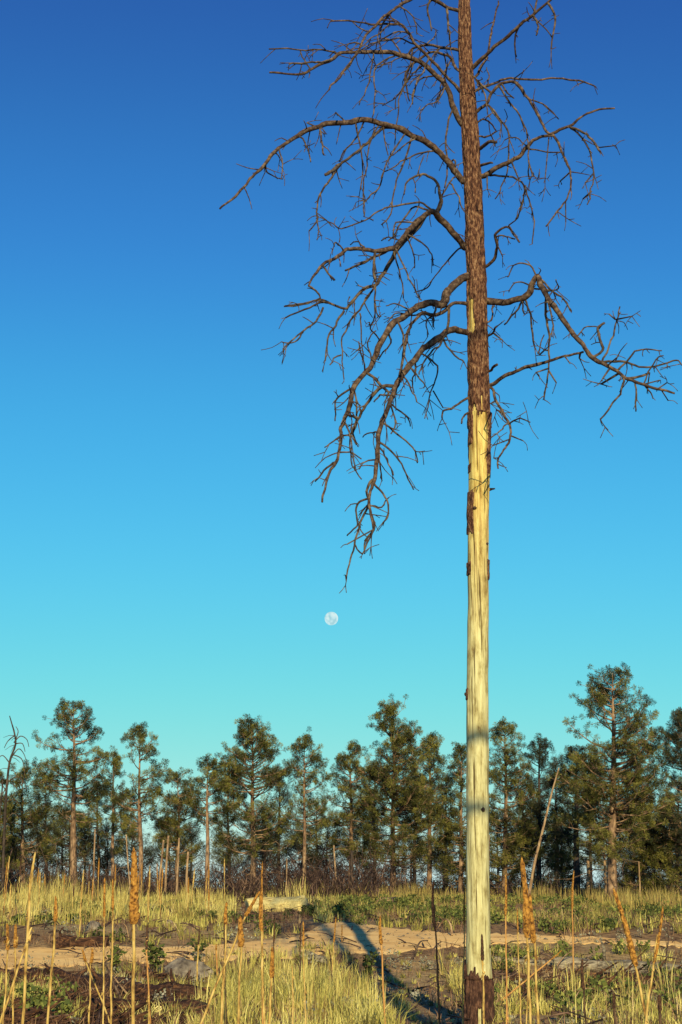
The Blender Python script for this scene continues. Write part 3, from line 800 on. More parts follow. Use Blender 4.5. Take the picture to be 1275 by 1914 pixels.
def pine(label, u, top, halfw, cb, Y, trunk_w, dense=1.0, lean=0, mat='needle', bark='pine_bark', base_u=None, bulge=0.35, nper=60, tuft=0.100, low_dead=6, name='pine_tree', group='pines of the treeline', gap=0.25):
    """u/top: crown tip, halfw: crown half width, cb: lowest live limbs, Y: distance"""
    bu = base_u if base_u is not None else u
    tip = at(u, top, Y)
    k = mpp(1500, Y)
    bx = at(bu, 1690, Y).x
    base = Vector((bx, Y, H(bx, Y) - 0.03))
    root = thing(name, label, 'pine tree', base, group)
    hw = halfw * k * 1.10
    zb = at(u, cb, Y).z
    Ht = tip.z - base.z
    tw = trunk_w * k * 0.5
    # trunk
    pts, rad = [], []
    for i in range(17):
        t = i / 16
        p = base.lerp(tip, t)
        s = math.sin(t * math.pi)
        p.x += s * 0.10 * noise.noise(Vector((u * 0.1, t * 2.2, 1.0)))
        p.y += s * 0.10 * noise.noise(Vector((u * 0.1, t * 2.2, 7.0)))
        pts.append(p)
        rad.append(max(0.012, tw * (1 - t) ** 0.8 * (1.25 if i == 0 else 1)))
    mb = MB()
    mb.tube(pts, rad, 9, True, 0.06)
    trunk = mb.build('trunk', M[bark], root, base)
    def trunk_pt(z):
        t = min(1, max(0, (z - base.z) / Ht)) * 16
        i = min(15, int(t))
        return pts[i].lerp(pts[i + 1], t - i)
    cent, dirs, tint = [], [], []
    lm = MB()
    nl = int((34 + 0.5 * (cb - top) * 0.5) * dense)
    # a few sides of the crown stay open
    gaps = [(random.uniform(0, 1), random.uniform(0, 6.28)) for _ in range(5)]
    for j in range(nl):
        t = ((j + random.random()) / nl)
        t = t ** 0.92
        z = zb + (tip.z - zb) * t * 0.955
        az = random.uniform(0, 2 * math.pi)
        if any(abs(t - g[0]) < 0.10 and abs(((az - g[1] + math.pi) % (2 * math.pi)) - math.pi) < 1.0 for g in gaps) and random.random() < gap * 3:
            continue
        if t < bulge:
            prof = 0.72 + 0.28 * (t / bulge)
        else:
            prof = 0.26 + 0.74 * (1 - ((t - bulge) / (1 - bulge)) ** 1.5)
        L = max(0.10, hw * (prof * random.uniform(0.55, 1.12) + 0.03))
        el = R(random.uniform(-10, 22) + 30 * t * t)
        d = Vector((math.cos(az) * math.cos(el), math.sin(az) * math.cos(el), math.sin(el)))
        p0 = trunk_pt(z)
        n = 6
        path = []
        for i in range(n + 1):
            s = i / n
            q = p0 + d * (L * s) + Vector((0, 0, 1)) * (0.16 * L * (s ** 2.4) - 0.05 * L * math.sin(s * math.pi))
            q += Vector((random.gauss(0, 1), random.gauss(0, 1), random.gauss(0, .6))) * 0.02 * L * s
            path.append(q)
        r0 = min(0.035, 0.010 + 0.016 * L)
        lm.tube(path, [r0 * (1 - 0.8 * i / n) for i in range(n + 1)], 5)
        lt = random.uniform(0.2, 0.75)
        def put(p, dr):
            cent.append(p); dirs.append(dr); tint.append(min(1, max(0, lt + random.gauss(0, 0.28))))
        put(path[-1], d)
        ns = max(3, int(L * 7.6 * random.uniform(0.8, 1.2)))
        for _ in range(ns):
            s = random.uniform(0.28, 1.0) ** 0.8
            i = min(n - 1, int(s * n))
            p = path[i].lerp(path[i + 1], s * n - i)
            sd = Vector((random.gauss(0, 1), random.gauss(0, 1), random.gauss(0.25, .6)))
            sd = (sd - d * sd.dot(d) * 0.6).normalized()
            sl = random.uniform(0.12, 0.38) * (0.4 + 0.6 * min(1, L))
            e = p + sd * sl + d * sl * 0.6 + Vector((0, 0, 0.04))
            lm.tube([p, e], [0.008, 0.005], 4, False)
            dr = (e - p).normalized()
            put(e, dr)
            if random.random() < 0.25:
                put(p.lerp(e, 0.5) + Vector((random.gauss(0, .04), random.gauss(0, .04), random.gauss(0, .03))), dr)
    for j in range(3):
        put(trunk_pt(tip.z - 0.12 * j) + Vector((0, 0, 0.02)), Vector((0, 0, 1)))
    # bare dead limbs below the crown
    for j in range(low_dead):
        z = base.z + (zb - base.z) * random.uniform(0.35, 1.05)
        az = random.uniform(0, 2 * math.pi)
        L = hw * random.uniform(0.25, 0.75)
        d = Vector((math.cos(az), math.sin(az), random.uniform(-0.35, 0.1)))
        p0 = trunk_pt(z)
        path = [p0 + d * L * s + Vector((random.gauss(0, 1), random.gauss(0, 1), random.gauss(0, 1) - 2.5 * s * s)) * 0.10 * L for s in (0, .3, .6, 1)]
        path[0] = p0
        lm.tube(path, [0.013, 0.010, 0.007, 0.004], 4)
        for s in range(3):
            q = path[random.randrange(1, 4)]
            lm.tube([q, q + (d + Vector((random.gauss(0, .8), random.gauss(0, .8), random.gauss(-.3, .6)))) * L * 0.3], [0.007, 0.004], 4, False)
    V, T, tv = needle_mesh([tuple(c) for c in cent], [tuple(c) for c in dirs], tint, nper, tuft, 0.0058)
    lm.build('limbs', M[bark], root, base)['kind'] = 'stuff'
    mesh_arrays('crown', V, T, M[mat], root, tint=tv, origin=base)['kind'] = 'stuff'
    return root

PINES = [
    ('tall open-crowned pine near the left edge with tiered limbs and pale trunk', 137, 1318, 74, 1540, 52, 15, 1.0, {'gap': 0.3, 'low_dead': 10}),
    ('slender sparse pine with narrow crown behind the thickest mullein stalk', 262, 1360, 52, 1575, 50, 11, 0.85, {'gap': 0.32}),
    ('short bushy yellow-green pine between two slender taller pines', 332, 1448, 48, 1620, 51, 9, 1.05, {}),
    ('small pine with tufted top and bare straight trunk left of broad dense pine', 388, 1425, 38, 1550, 49, 11, 0.8, {'gap': 0.3}),
    ('broad dense pine with forked lower limbs above the pale split log', 472, 1355, 72, 1605, 50, 13, 1.35, {'low_dead': 14}),
    ('narrow airy pine with gaps of sky in its crown under the moon', 569, 1384, 48, 1580, 51, 9, 0.85, {'gap': 0.32}),
    ('shorter rounded pine against the left flank of the widest dense pine', 655, 1390, 44, 1620, 54, 11, 1.1, {}),
    ('widest dense pine with a narrow leader left of the dead trunk', 735, 1318, 80, 1635, 52, 12, 1.75, {'bulge': 0.3, 'low_dead': 10}),
    ('leafy pine with twin tufted shoulders close left of the dead trunk', 803, 1375, 42, 1610, 55, 11, 1.1, {}),
    ('pine half hidden by the left side of the dead trunk', 862, 1398, 46, 1650, 53, 11, 1.2, {}),
    ('pine with rounded top rising just right of the dead trunk', 944, 1350, 54, 1650, 54, 12, 1.35, {}),
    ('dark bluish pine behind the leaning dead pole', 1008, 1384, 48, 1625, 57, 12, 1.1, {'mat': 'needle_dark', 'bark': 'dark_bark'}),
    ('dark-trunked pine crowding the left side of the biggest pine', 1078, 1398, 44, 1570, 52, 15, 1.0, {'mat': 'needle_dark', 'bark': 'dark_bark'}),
    ('biggest pine of the treeline with thick trunk and wide tufted crown at right', 1145, 1258, 100, 1600, 46, 20, 1.5, {'gap': 0.28, 'low_dead': 8, 'bulge': 0.3}),
    ('pine cut off by the right edge with dark tufted limbs', 1285, 1322, 66, 1600, 47, 16, 1.2, {'mat': 'needle_dark'}),
    ('low dull pine at the left edge behind the crooked dead snag', 42, 1440, 55, 1620, 53, 10, 1.1, {}),
    ('pine cut off by the left edge of the picture', -14, 1446, 44, 1640, 51, 10, 1.1, {}),
    ('thin pine between tall open-crowned pine and slender sparse pine', 212, 1410, 36, 1600, 58, 9, 0.9, {}),
    ('young bushy pine reaching the ground right of the biggest pine', 1200, 1492, 52, 1690, 49, 8, 1.2, {'low_dead': 2}),
    ('young bushy pine in the right corner of the treeline', 1252, 1510, 50, 1700, 48, 8, 1.2, {'low_dead': 2}),
    ('young olive pine low between the leaning dead pole and dark trunk', 1050, 1520, 40, 1680, 53, 8, 1.1, {'low_dead': 2}),
]
for lab, u, top, hw, cb, Y, tw, dn, kw in PINES:
    pine(lab, u, top, hw, cb, Y, tw, dn, **kw)

BACK = [(85, 1440, 42, 70), (182, 1448, 38, 68), (300, 1462, 44, 72), (428, 1420, 40, 66), (522, 1432, 40, 70), (618, 1462, 38, 74), (700, 1420, 46, 66), (775, 1440, 44, 70), (835, 1442, 40, 66), (905, 1425, 42, 68),
        (978, 1420, 40, 64), (1040, 1425, 44, 70), (1105, 1405, 44, 62), (1185, 1425, 44, 68), (1232, 1455, 40, 66), (1268, 1430, 40, 70), (20, 1470, 36, 74), (362, 1478, 36, 76), (592, 1500, 40, 66), (492, 1500, 36, 72), (240, 1500, 40, 70), (130, 1510, 44, 66)]
NEAR = [(-200, 'the left edge'), (-14, 'the left edge pine'), (42, 'the low dull left pine'), (137, 'the tall open-crowned pine'), (262, 'the slender sparse pine'), (332, 'the bushy yellow-green pine'), (388, 'the small tufted pine'),
        (472, 'the broad dense pine'), (569, 'the airy pine under the moon'), (655, 'the rounded pine'), (735, 'the widest pine'), (862, 'the dead trunk'), (944, 'the round-topped pine'),
        (1008, 'the dark bluish pine'), (1078, 'the dark-trunked pine'), (1145, 'the biggest pine'), (1285, 'the right edge pine'), (1500, 'the right edge')]
seen = {}
def back_label(u, what):
    l = max([n for n in NEAR if n[0] <= u], key=lambda n: n[0]); r = min([n for n in NEAR if n[0] > u], key=lambda n: n[0])
    key = (what, l[1])
    seen[key] = seen.get(key, 0) + 1
    return what + (' behind ' + l[1] if u - l[0] < r[0] - u else ' behind ' + r[1]) + (' on its right' if u - l[0] < r[0] - u else ' on its left') + ('', ', deeper in', ', deepest in', ', nearly hidden', ', lowest of all')[min(4, seen[key] - 1)]
for i, (u, top, hw, Y) in enumerate(BACK):
    if i in (2, 5, 9, 14, 17, 20): continue
    top += random.uniform(-12, 34)
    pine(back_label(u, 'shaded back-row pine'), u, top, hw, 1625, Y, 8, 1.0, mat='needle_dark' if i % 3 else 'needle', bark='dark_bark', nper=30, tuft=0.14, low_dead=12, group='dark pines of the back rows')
# low shaded young pines that close the view between the trunks
u = -30
i = 0
while u < 1310:
    if not (700 < u < 725 or 1075 < u < 1110 or 565 < u < 590):
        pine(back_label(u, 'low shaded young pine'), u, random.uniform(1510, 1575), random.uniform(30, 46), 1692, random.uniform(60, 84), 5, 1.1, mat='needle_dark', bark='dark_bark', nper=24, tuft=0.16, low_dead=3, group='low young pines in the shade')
    u += random.uniform(40, 72); i += 1

# ------------------------------------------------------------------ dead poles and small snags of the treeline
def dead_pole(name, label, uv, Y, w0, w1, mat='pale_dead', droop=(), group=None, cat='dead tree', side=0):
    P = [at(u, v, Y) for u, v in uv]
    g = P[0]
    base = Vector((g.x, Y, H(g.x, Y) - 0.03))
    if base.z < g.z - 0.02:
        P.insert(0, base.copy())
    root = thing(name, label, cat, base, group)
    path = smooth_path(P, 4)
    k = mpp(1550, Y)
    m = len(path)
    mb = MB()
    mb.tube(path, [0.5 * k * (w0 + (w1 - w0) * i / (m - 1)) * (1 + 0.08 * noise.noise(path[i] * 4)) for i in range(m)], 8, True, 0.05)
    t = mb.build('trunk', M[mat], root, base)
    for d in droop:
        q = smooth_path([at(u, v, Y + 0.1 * i) for i, (u, v) in enumerate(d)], 4)
        b = MB()
        b.tube(q, [0.5 * k * (2.4 - 1.2 * i / (len(q) - 1)) for i in range(len(q))], 5)
        b.build('branch', M['twig'], root, base)
    if side:
        for _ in range(side):
            b = MB()
            i = random.randrange(m // 5, m)
            p = path[i]
            az = random.uniform(0, 6.28)
            L = random.uniform(0.15, 0.7)
            d = Vector((math.cos(az), math.sin(az), random.uniform(-.4, .5)))
            b.tube([p, p + d * L * .5, p + d * L + Vector((0, 0, -0.08))], [0.012, 0.009, 0.005], 5)
            b.build('branch', M['twig'], root, base)
    return root

dead_pole('dead_pine', 'crooked dark dead snag with drooping twigs at the left edge', [(4, 1690), (8, 1560), (12, 1480), (18, 1425), (29, 1392), (27, 1370), (22, 1352), (18, 1338)], 49, 6, 1.8, 'dark_bark',
          [[(26, 1388), (38, 1376), (50, 1382), (54, 1396)], [(20, 1418), (34, 1400), (44, 1408), (50, 1425)], [(17, 1425), (5, 1412), (-6, 1420)], [(27, 1375), (15, 1385), (8, 1398)], [(14, 1462), (30, 1452), (44, 1460), (50, 1478)],
           [(12, 1480), (0, 1462), (-10, 1470)], [(28, 1385), (34, 1368), (30, 1358)], [(22, 1410), (40, 1418), (46, 1440), (44, 1456)], [(13, 1470), (2, 1490), (-4, 1510)], [(10, 1500), (26, 1494), (38, 1506)], [(30, 1390), (42, 1390), (47, 1405)], [(9, 1540), (24, 1520), (36, 1530)]], side=8)
dead_pole('dead_pine', 'thin bare dead sapling left of the crooked snag', [(-20, 1690), (-8, 1590), (2, 1500), (6, 1450)], 50, 6, 2, 'dark_bark', side=7)
dead_pole('leaning_pole', 'pale dead trunk leaning right in front of the dark bluish pine', [(986, 1690), (1000, 1610), (1015, 1550), (1032, 1480), (1045, 1435)], 43.5, 6.2, 2.6, 'pale_dead', side=5)
POLES = [((351, 1690), (349, 1640), (352, 1592), 6.5, 'rightmost of three bare cut-off poles left of the small tufted pine'),
         ((329, 1690), (332, 1630), (335, 1566), 5.5, 'middle of three bare cut-off poles left of the small tufted pine'),
         ((308, 1690), (311, 1620), (315, 1562), 6, 'leftmost of three bare cut-off poles below the bushy yellow-green pine'),
         ((297, 1660), (302, 1610), (306, 1570), 6, 'short slanting dead pole beside the bare cut-off poles'),
         ((174, 1660), (176, 1600), (178, 1550), 4.5, 'thin dead pole right of the tall open-crowned pine'),
         ((243, 1660), (239, 1610), (236, 1560), 4, 'spindly bent dead pole left of the thickest mullein stalk'),
         ((1100, 1700), (1100, 1650), (1099, 1608), 9, 'thick pale dead stub left of the biggest pine trunk'),
         ((1134, 1690), (1132, 1640), (1129, 1592), 7, 'pale reddish dead pole tight beside the biggest pine trunk'),
         ((630, 1685), (627, 1630), (624, 1580), 5, 'thin pale dead pole in the dark gap left of the widest pine'),
         ((557, 1690), (566, 1650), (569, 1600), 5, 'slim curved dead pole right of the pale split log'),
         ((534, 1680), (536, 1640), (536, 1605), 4, 'short dead stick standing behind the pale split log'),
         ((910, 1700), (912, 1630), (913, 1560), 8, 'grey dead trunk half hidden behind the peeled dead pine'),
         ((656, 1690), (657, 1640), (658, 1590), 8, 'dark burnt pole in the shade left of the widest pine'),
         ((1196, 1690), (1196, 1650), (1194, 1610), 4, 'thin pale stick before the young pine at right')]
for a, b, c, w, lab in POLES:
    dead_pole('dead_pole', lab, [a, b, c], 46.5 + random.uniform(0, 2), w * 0.85, w * 0.6, 'dark_bark' if 'burnt' in lab else 'pale_dead', side=random.choice([1, 2, 3]), group='dead poles of the treeline')

# tangled dead brush along the foot of the trees: nobody could count it
def build_brush():
    mb = MB()
    for _ in range(620):
        u = random.uniform(-60, 1340)
        Y = random.uniform(47, 64)
        if u > 740 and random.random() < 0.6: continue
        if noise.noise(Vector((u * 0.02, Y * 0.2, 3))) < -0.15: continue
        x = at(u, 1680, Y).x
        z = H(x, Y)
        hgt = random.uniform(0.5, 1.6) * (1.6 if u < 110 else 1.3 if 380 < u < 740 else 0.9)
        for s in range(random.randint(6, 12)):
            az = random.uniform(0, 6.28)
            sp = random.uniform(0.1, 0.8)
            p = Vector((x + random.gauss(0, .25), Y + random.gauss(0, .25), z))
            d = Vector((math.cos(az) * sp, math.sin(az) * sp, 1)).normalized()
            L = hgt * random.uniform(0.5, 1.1)
            q = p + d * L * 0.5 + Vector((random.gauss(0, .06), random.gauss(0, .06), 0))
            e = q + (d + Vector((random.gauss(0, .4), random.gauss(0, .4), -random.uniform(0, .5)))).normalized() * L * 0.5
            r = random.uniform(0.007, 0.016)
            mb.tube([p, q, e], [r, r * .8, r * .4], 4, False)
            for k in range(2):
                c = q.lerp(e, random.random())
                mb.tube([c, c + Vector((random.gauss(0, .2), random.gauss(0, .2), random.gauss(0.05, .2)))], [r * .5, r * .3], 3, False)
    tag(mb.build('dead_brush', M['brush'], smooth=False), 'tangled purple-brown dead brush at the foot of the pines', 'dead brush', kind='stuff')
build_brush()

# ------------------------------------------------------------------ grass and ground plants
def blades(name, label, cat, mat, spots, nb, hr, wr, spread, lean, seedy=False):
    """spots: (x, y, z, scale, tint)"""
    S = np.asarray(spots)
    k = len(S) * nb
    b = np.repeat(S, nb, axis=0)
    az = rng.uniform(0, 2 * np.pi, k)
    rr = spread * np.sqrt(rng.uniform(0, 1, k)) * b[:, 3]
    ln = np.abs(rng.normal(0, lean, k)) + 0.03
    h = rng.uniform(hr[0], hr[1], k) * b[:, 3]
    w = rng.uniform(wr[0], wr[1], k)
    a2 = az + rng.normal(0, 0.8, k)
    dx, dy = np.cos(a2), np.sin(a2)
    px, py, pz = b[:, 0] + np.cos(az) * rr, b[:, 1] + np.sin(az) * rr, b[:, 2] - 0.02
    fa = rng.uniform(0, 2 * np.pi, k)
    sx, sy = np.cos(fa) * w * .5, np.sin(fa) * w * .5
    mid = np.stack([px + dx * ln * h * .35, py + dy * ln * h * .35, pz + h * .6], 1)
    tip = np.stack([px + dx * ln * h * 1.0, py + dy * ln * h * 1.0, pz + h * (1 - 0.25 * np.minimum(1, ln))], 1)
    base = np.stack([px, py, pz], 1)
    sd = np.stack([sx, sy, np.zeros(k)], 1)
    V = np.stack([base - sd, base + sd, mid + sd * .8, mid - sd * .8, tip], 1).reshape(-1, 3)
    o = np.arange(k)[:, None] * 5
    T = np.concatenate([o + np.array([[0, 1, 2]]), o + np.array([[0, 2, 3]]), o + np.array([[3, 2, 4]])], 0)
    tv = np.clip(b[:, 4] + rng.normal(0, 0.17, k), 0, 1)
    ob = mesh_arrays(name, V, T, M[mat], tint=np.repeat(tv, 5))
    return tag(ob, label, cat, kind='stuff')

def clump(x, y, s=0.5, o=0.0):
    return noise.noise(Vector((x * s, y * s, 20 + o)))

def scatter(n, ymin, ymax, ok, pw=1.0):
    out = []
    while n > 0:
        n -= 1
        y = ymin + (ymax - ymin) * random.random() ** pw
        x = random.uniform(-1, 1) * (0.262 * y + 0.8)
        z = H(x, y)
        u, v = proj(x, y, z)
        r = ok(x, y, u, v)
        if r:
            out.append((x, y, z, r[0], r[1]))
    return out

def fg_grass(x, y, u, v):
    if on_road(u, v): return None
    c = clump(x, y, 1.1) + 0.5 * clump(x, y, 2.6, 3)
    tn = 0.5 * clump(x, y, 0.8, 5) + random.gauss(0, .20)
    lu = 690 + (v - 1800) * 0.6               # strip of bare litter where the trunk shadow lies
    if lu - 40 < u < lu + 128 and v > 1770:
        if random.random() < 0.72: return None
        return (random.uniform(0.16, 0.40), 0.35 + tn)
    if 400 < u < 870 and v > 1786:
        if c < -0.06: return None
        return (random.uniform(0.35, 1.15) * (0.35 + 0.80 * sstep(1790, 1860, v)) * (0.8 + 0.7 * max(0, c)), 0.46 + tn)
    if u >= 870 and v > 1775:
        if c < 0.16: return None
        return (random.uniform(0.35, 0.75), 0.45 + tn)
    if u <= 400 and v > 1815:
        if c < 0.24: return None
        return (random.uniform(0.35, 0.8), 0.5 + tn)
    return None
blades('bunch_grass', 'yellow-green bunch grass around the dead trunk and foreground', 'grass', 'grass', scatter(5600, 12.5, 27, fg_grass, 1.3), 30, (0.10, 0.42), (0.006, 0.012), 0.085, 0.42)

def dry(x, y, u, v):
    if on_road(u, v) or v < 1690: return None
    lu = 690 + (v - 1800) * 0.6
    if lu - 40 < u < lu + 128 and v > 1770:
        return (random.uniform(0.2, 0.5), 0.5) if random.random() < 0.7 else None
    c = clump(x, y, 0.8, 41)
    if v > 1775 and c > -0.1: return (random.uniform(0.4, 1.1), 0.4 + 0.8 * clump(x, y, 1.5, 2))
    if v < 1770 and c > 0.0: return (random.uniform(0.5, 1.1), 0.4 + 0.8 * clump(x, y, 1.5, 2))
    return None
M['dry'] = material('dry_stem', [(0.0, (0.045, 0.022, 0.018)), (0.45, (0.16, 0.085, 0.055)), (0.8, (0.36, 0.22, 0.12)), (1.0, (0.52, 0.38, 0.2))], tint=True)
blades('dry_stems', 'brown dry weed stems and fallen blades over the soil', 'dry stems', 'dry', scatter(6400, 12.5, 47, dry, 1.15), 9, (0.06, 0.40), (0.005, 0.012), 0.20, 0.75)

def mid_grass(x, y, u, v):
    if on_road(u, v) or v > 1800: return None
    c = clump(x, y, 0.5, 2)
    if 440 < u < 590 and 1688 < v < 1742: return None
    if u < 640 and v < 1770:
        if v > 1725:
            if c < 0.0: return None
            return (random.uniform(0.4, 0.75), 0.30 + 0.4 * clump(x, y, 0.4, 6))
        c += 0.5 * clump(x, y, 1.6, 7)
        if c < -0.05: return None
        return (random.uniform(0.45, 1.0), 0.48 + 0.8 * clump(x, y, 0.8, 6))
    if 380 < u < 640 and v >= 1764:
        if c < -0.1: return None
        return (random.uniform(0.4, 0.8), 0.45 + 0.4 * clump(x, y, 0.6, 6))
    if u >= 640 and v < 1745:
        if c < -0.1: return None
        return (random.uniform(0.35, 0.75), 0.28 + .4 * clump(x, y, 0.9, 3))
    return None
blades('meadow_grass', 'short green-gold meadow grass beyond the dirt road', 'grass', 'grass', scatter(4600, 23, 52, mid_grass, 0.8), 20, (0.10, 0.42), (0.010, 0.019), 0.17, 0.32)

def straw(x, y, u, v):
    if on_road(u, v): return None
    if 440 < u < 590 and 1688 < v < 1742: return None
    if u < 620 and 1672 < v < 1728:
        c = clump(x, y, 0.55, 9) + 0.4 * clump(x, y, 1.7, 8)
        if c < 0.08 + (0.12 if u > 420 else 0): return None
        return (random.uniform(0.4, 1.2) * (1.15 if u < 260 else 0.75) * (0.7 + 0.8 * c), 0.5 + 0.9 * clump(x, y, 0.9, 4))
    if u > 620 and v < 1705 and clump(x, y, 0.3, 9) > 0.1:
        return (random.uniform(0.5, 0.9), 0.2)
    lu = 690 + (v - 1800) * 0.6
    if v > 1800 and u > 380 and not (lu - 40 < u < lu + 128) and random.random() < 0.8 and (u < 870 or clump(x, y, 0.9, 4) > 0.14):
        return (random.uniform(0.3, 0.75), 0.45 + 0.8 * clump(x, y, 1.2, 4))
    return None
blades('straw_grass', 'tall dry golden straw grass along the left treeline', 'grass', 'straw', scatter(4200, 13.5, 56, straw, 0.7), 16, (0.3, 0.85), (0.008, 0.017), 0.15, 0.16)

def leaf_cloud(name, label, cat, mat, spots, nb, size, hgt, spread):
    """low leafy plants: many small leaf faces on short stems"""
    S = np.asarray(spots)
    k = len(S) * nb
    b = np.repeat(S, nb, axis=0)
    az = rng.uniform(0, 2 * np.pi, k)
    rr = spread * np.sqrt(rng.uniform(0, 1, k)) * b[:, 3]
    c = np.stack([b[:, 0] + np.cos(az) * rr, b[:, 1] + np.sin(az) * rr, b[:, 2] + rng.uniform(0.02, 1, k) * hgt * b[:, 3]], 1)
    d = rng.normal(size=(k, 3)); d[:, 2] = np.abs(d[:, 2]) * .9 + .25
    d /= np.linalg.norm(d, axis=1)[:, None]
    s = np.cross(d, rng.normal(size=(k, 3))); s /= np.linalg.norm(s, axis=1)[:, None]
    L = size * rng.uniform(0.6, 1.4, (k, 1)); w = L * rng.uniform(0.28, 0.5, (k, 1))
    nn = np.cross(d, s)
    V = np.stack([c, c + d * L * .5 + s * w + nn * L * .12, c + d * L, c + d * L * .5 - s * w + nn * L * .12], 1).reshape(-1, 3)
    o = np.arange(k)[:, None] * 4
    T = np.concatenate([o + np.array([[0, 1, 2]]), o + np.array([[0, 2, 3]])], 0)
    tv = np.clip(b[:, 4] + rng.normal(0, 0.2, k), 0, 1)
    return tag(mesh_arrays(name, V, T, M[mat], tint=np.repeat(tv, 4)), label, cat, kind='stuff')

def forb(x, y, u, v):
    if on_road(u, v): return None
    c = clump(x, y, 0.45, 12)
    if u > 610 and 1684 < v < 1746:
        if c < -0.08: return None
        return (random.uniform(0.35, 0.85), 0.50 + 0.5 * clump(x, y, 0.8, 1))
    if u > 870 and v > 1775:
        if c < 0.05: return None
        return (random.uniform(0.35, 0.8), 0.55 + 0.5 * clump(x, y, 0.8, 1))
    if u < 130 and v > 1825:
        if c < 0.12: return None
        return (random.uniform(0.4, 0.9), 0.55)
    if u < 600 and 1690 < v < 1765:
        if c < 0.2: return None
        return (random.uniform(0.35, 0.7), 0.3)
    return None
leaf_cloud('ground_cover', 'low green leafy ground cover along the right edge of the road', 'ground cover', 'green', scatter(2300, 14, 54, forb, 0.8), 52, 0.058, 0.32, 0.22)

def sage(x, y, u, v):
    if on_road(u, v): return None
    c = clump(x, y, 0.7, 31)
    if c < 0.28: return None
    if v > 1790 and u > 600: return (random.uniform(0.4, 0.8), 0.5)
    if u < 600 and (v < 1760 or v > 1800): return (random.uniform(0.4, 0.9), 0.5)
    if u > 1000 and v > 1750: return (random.uniform(0.5, 0.9), 0.5)
    return None
leaf_cloud('sage_plants', 'grey-lavender low sage scattered between the grass', 'sage', 'sage', scatter(2600, 14, 48, sage, 0.9), 22, 0.036, 0.24, 0.14)

# forest floor litter and small sticks
def build_litter():
    mb = MB()
    for _ in range(2600):
        y = random.uniform(13, 48)
        x = random.uniform(-1, 1) * (0.262 * y + 0.8)
        u, v = proj(x, y, H(x, y))
        if on_road(u, v) and random.random() < 0.6: continue
        if v > 1785 and 430 < u < 860 and random.random() < 0.6: continue
        a = random.uniform(0, 3.14)
        L = random.uniform(0.08, 0.5) * (1.6 if u > 880 and v > 1775 and random.random() < .5 else 1)
        p = Vector((x, y, H(x, y) + 0.015))
        d = Vector((math.cos(a), math.sin(a), random.uniform(0, 0.35)))
        r = random.uniform(0.005, 0.014)
        mb.tube([p, p + d * L * .5 + Vector((0, 0, random.uniform(0, .04))), p + d * L], [r, r, r * .6], 4)
    tag(mb.build('woody_litter', M['brush'], smooth=False), 'small dead sticks and litter strewn over the soil', 'litter', kind='stuff')
build_litter()

def build_debris():
    mb = MB()
    for _ in range(2200):
        y = random.uniform(13.5, 22.5)
        x = -1.2 - abs(random.gauss(0, 1.0)) * 2.0 + 0.22 * (y - 17)
        u, v = proj(x, y, H(x, y))
        if v < 1826 or u > 430: continue
        a = random.uniform(-0.6, 0.6) + (math.pi / 2 if random.random() < .15 else 0)
        L = random.uniform(0.04, 0.34); w = random.choice([0.006, 0.008, 0.012, 0.02, 0.035])
        p = Vector((x, y, H(x, y) + random.uniform(0.0, 0.07)))
        d = Vector((math.cos(a), math.sin(a), random.gauss(0, .3)))
        mb.tube([p, p + d * L * .5, p + d * L], [w * .7, w, w * .5], 5, True, .35)
    for _ in range(900):
        y = random.uniform(17, 22.5)
        x = random.uniform(1.9, 6.0)
        u, v = proj(x, y, H(x, y))
        if v < 1800 or v > 1870 or u < 930: continue
        a = random.gauss(0.1, 0.5)
        L = random.uniform(0.05, 0.5); w = random.choice([0.006, 0.008, 0.012, 0.018])
        p = Vector((x, y, H(x, y) + random.uniform(0.0, 0.09)))
        d = Vector((math.cos(a), math.sin(a), random.gauss(0, .35)))
        mb.tube([p, p + d * L * .5, p + d * L], [w * .7, w, w * .5], 5, True, .35)
    tag(mb.build('rotten_wood_chunks', M['rot_log'], smooth=False), 'crumbled dark rotten wood at lower left and around the grey log', 'wood debris', kind='stuff')
build_debris()

# ------------------------------------------------------------------ leafy shrubs near the road
def leafy_shrub(label, u, v, hpx, wpx, tint=0.35, nleaf=60):
    g = ground_at(u, v)
    k = mpp(v, g.y)
    h, w = hpx * k, wpx * k * 0.5
    root = thing('leafy_shrub', label, 'shrub', g, 'leafy green shrubs')
    st = MB()
    V, T, tv = [], [], []
    for s in range(6):
        az = random.uniform(0, 6.28)
        e = Vector((math.cos(az) * w * random.uniform(.3, 1), math.sin(az) * w * random.uniform(.3, 1), h * random.uniform(.7, 1)))
        path = smooth_path([Vector((0, 0, -0.02)), e * 0.5 + Vector((0, 0, h * .08)), e], 3)
        st.tube(path, [0.008 - 0.005 * i / (len(path) - 1) for i in range(len(path))], 5)
        for _ in range(nleaf // 6):
            q = path[random.randrange(2, len(path))] + Vector((random.gauss(0, .02), random.gauss(0, .02), random.gauss(0, .02)))
            d = Vector((random.gauss(0, 1), random.gauss(0, 1), random.gauss(.1, .6))).normalized()
            sd = d.cross(Vector((random.gauss(0, 1), random.gauss(0, 1), 1))).normalized()
            nn = d.cross(sd)
            L = random.uniform(0.06, 0.11) * (h / 0.5) ** 0.4
            W = L * 0.32
            b = len(V)
            V += [q, q + d * L * .35 + sd * W + nn * W * .3, q + d * L * .75 + sd * W * .8 + nn * W * .2, q + d * L - nn * W * .3, q + d * L * .75 - sd * W * .8 + nn * W * .2, q + d * L * .35 - sd * W + nn * W * .3]
            T += [(b, b + 1, b + 5), (b + 1, b + 2, b + 5), (b + 2, b + 4, b + 5), (b + 2, b + 3, b + 4)]
            tv += [min(1, max(0, random.gauss(tint, .2)))] * 6
    st.build('stems', M['brush'], root)
    mesh_arrays('foliage', [tuple(p) for p in V], T, M['green'], root, tint=tv)
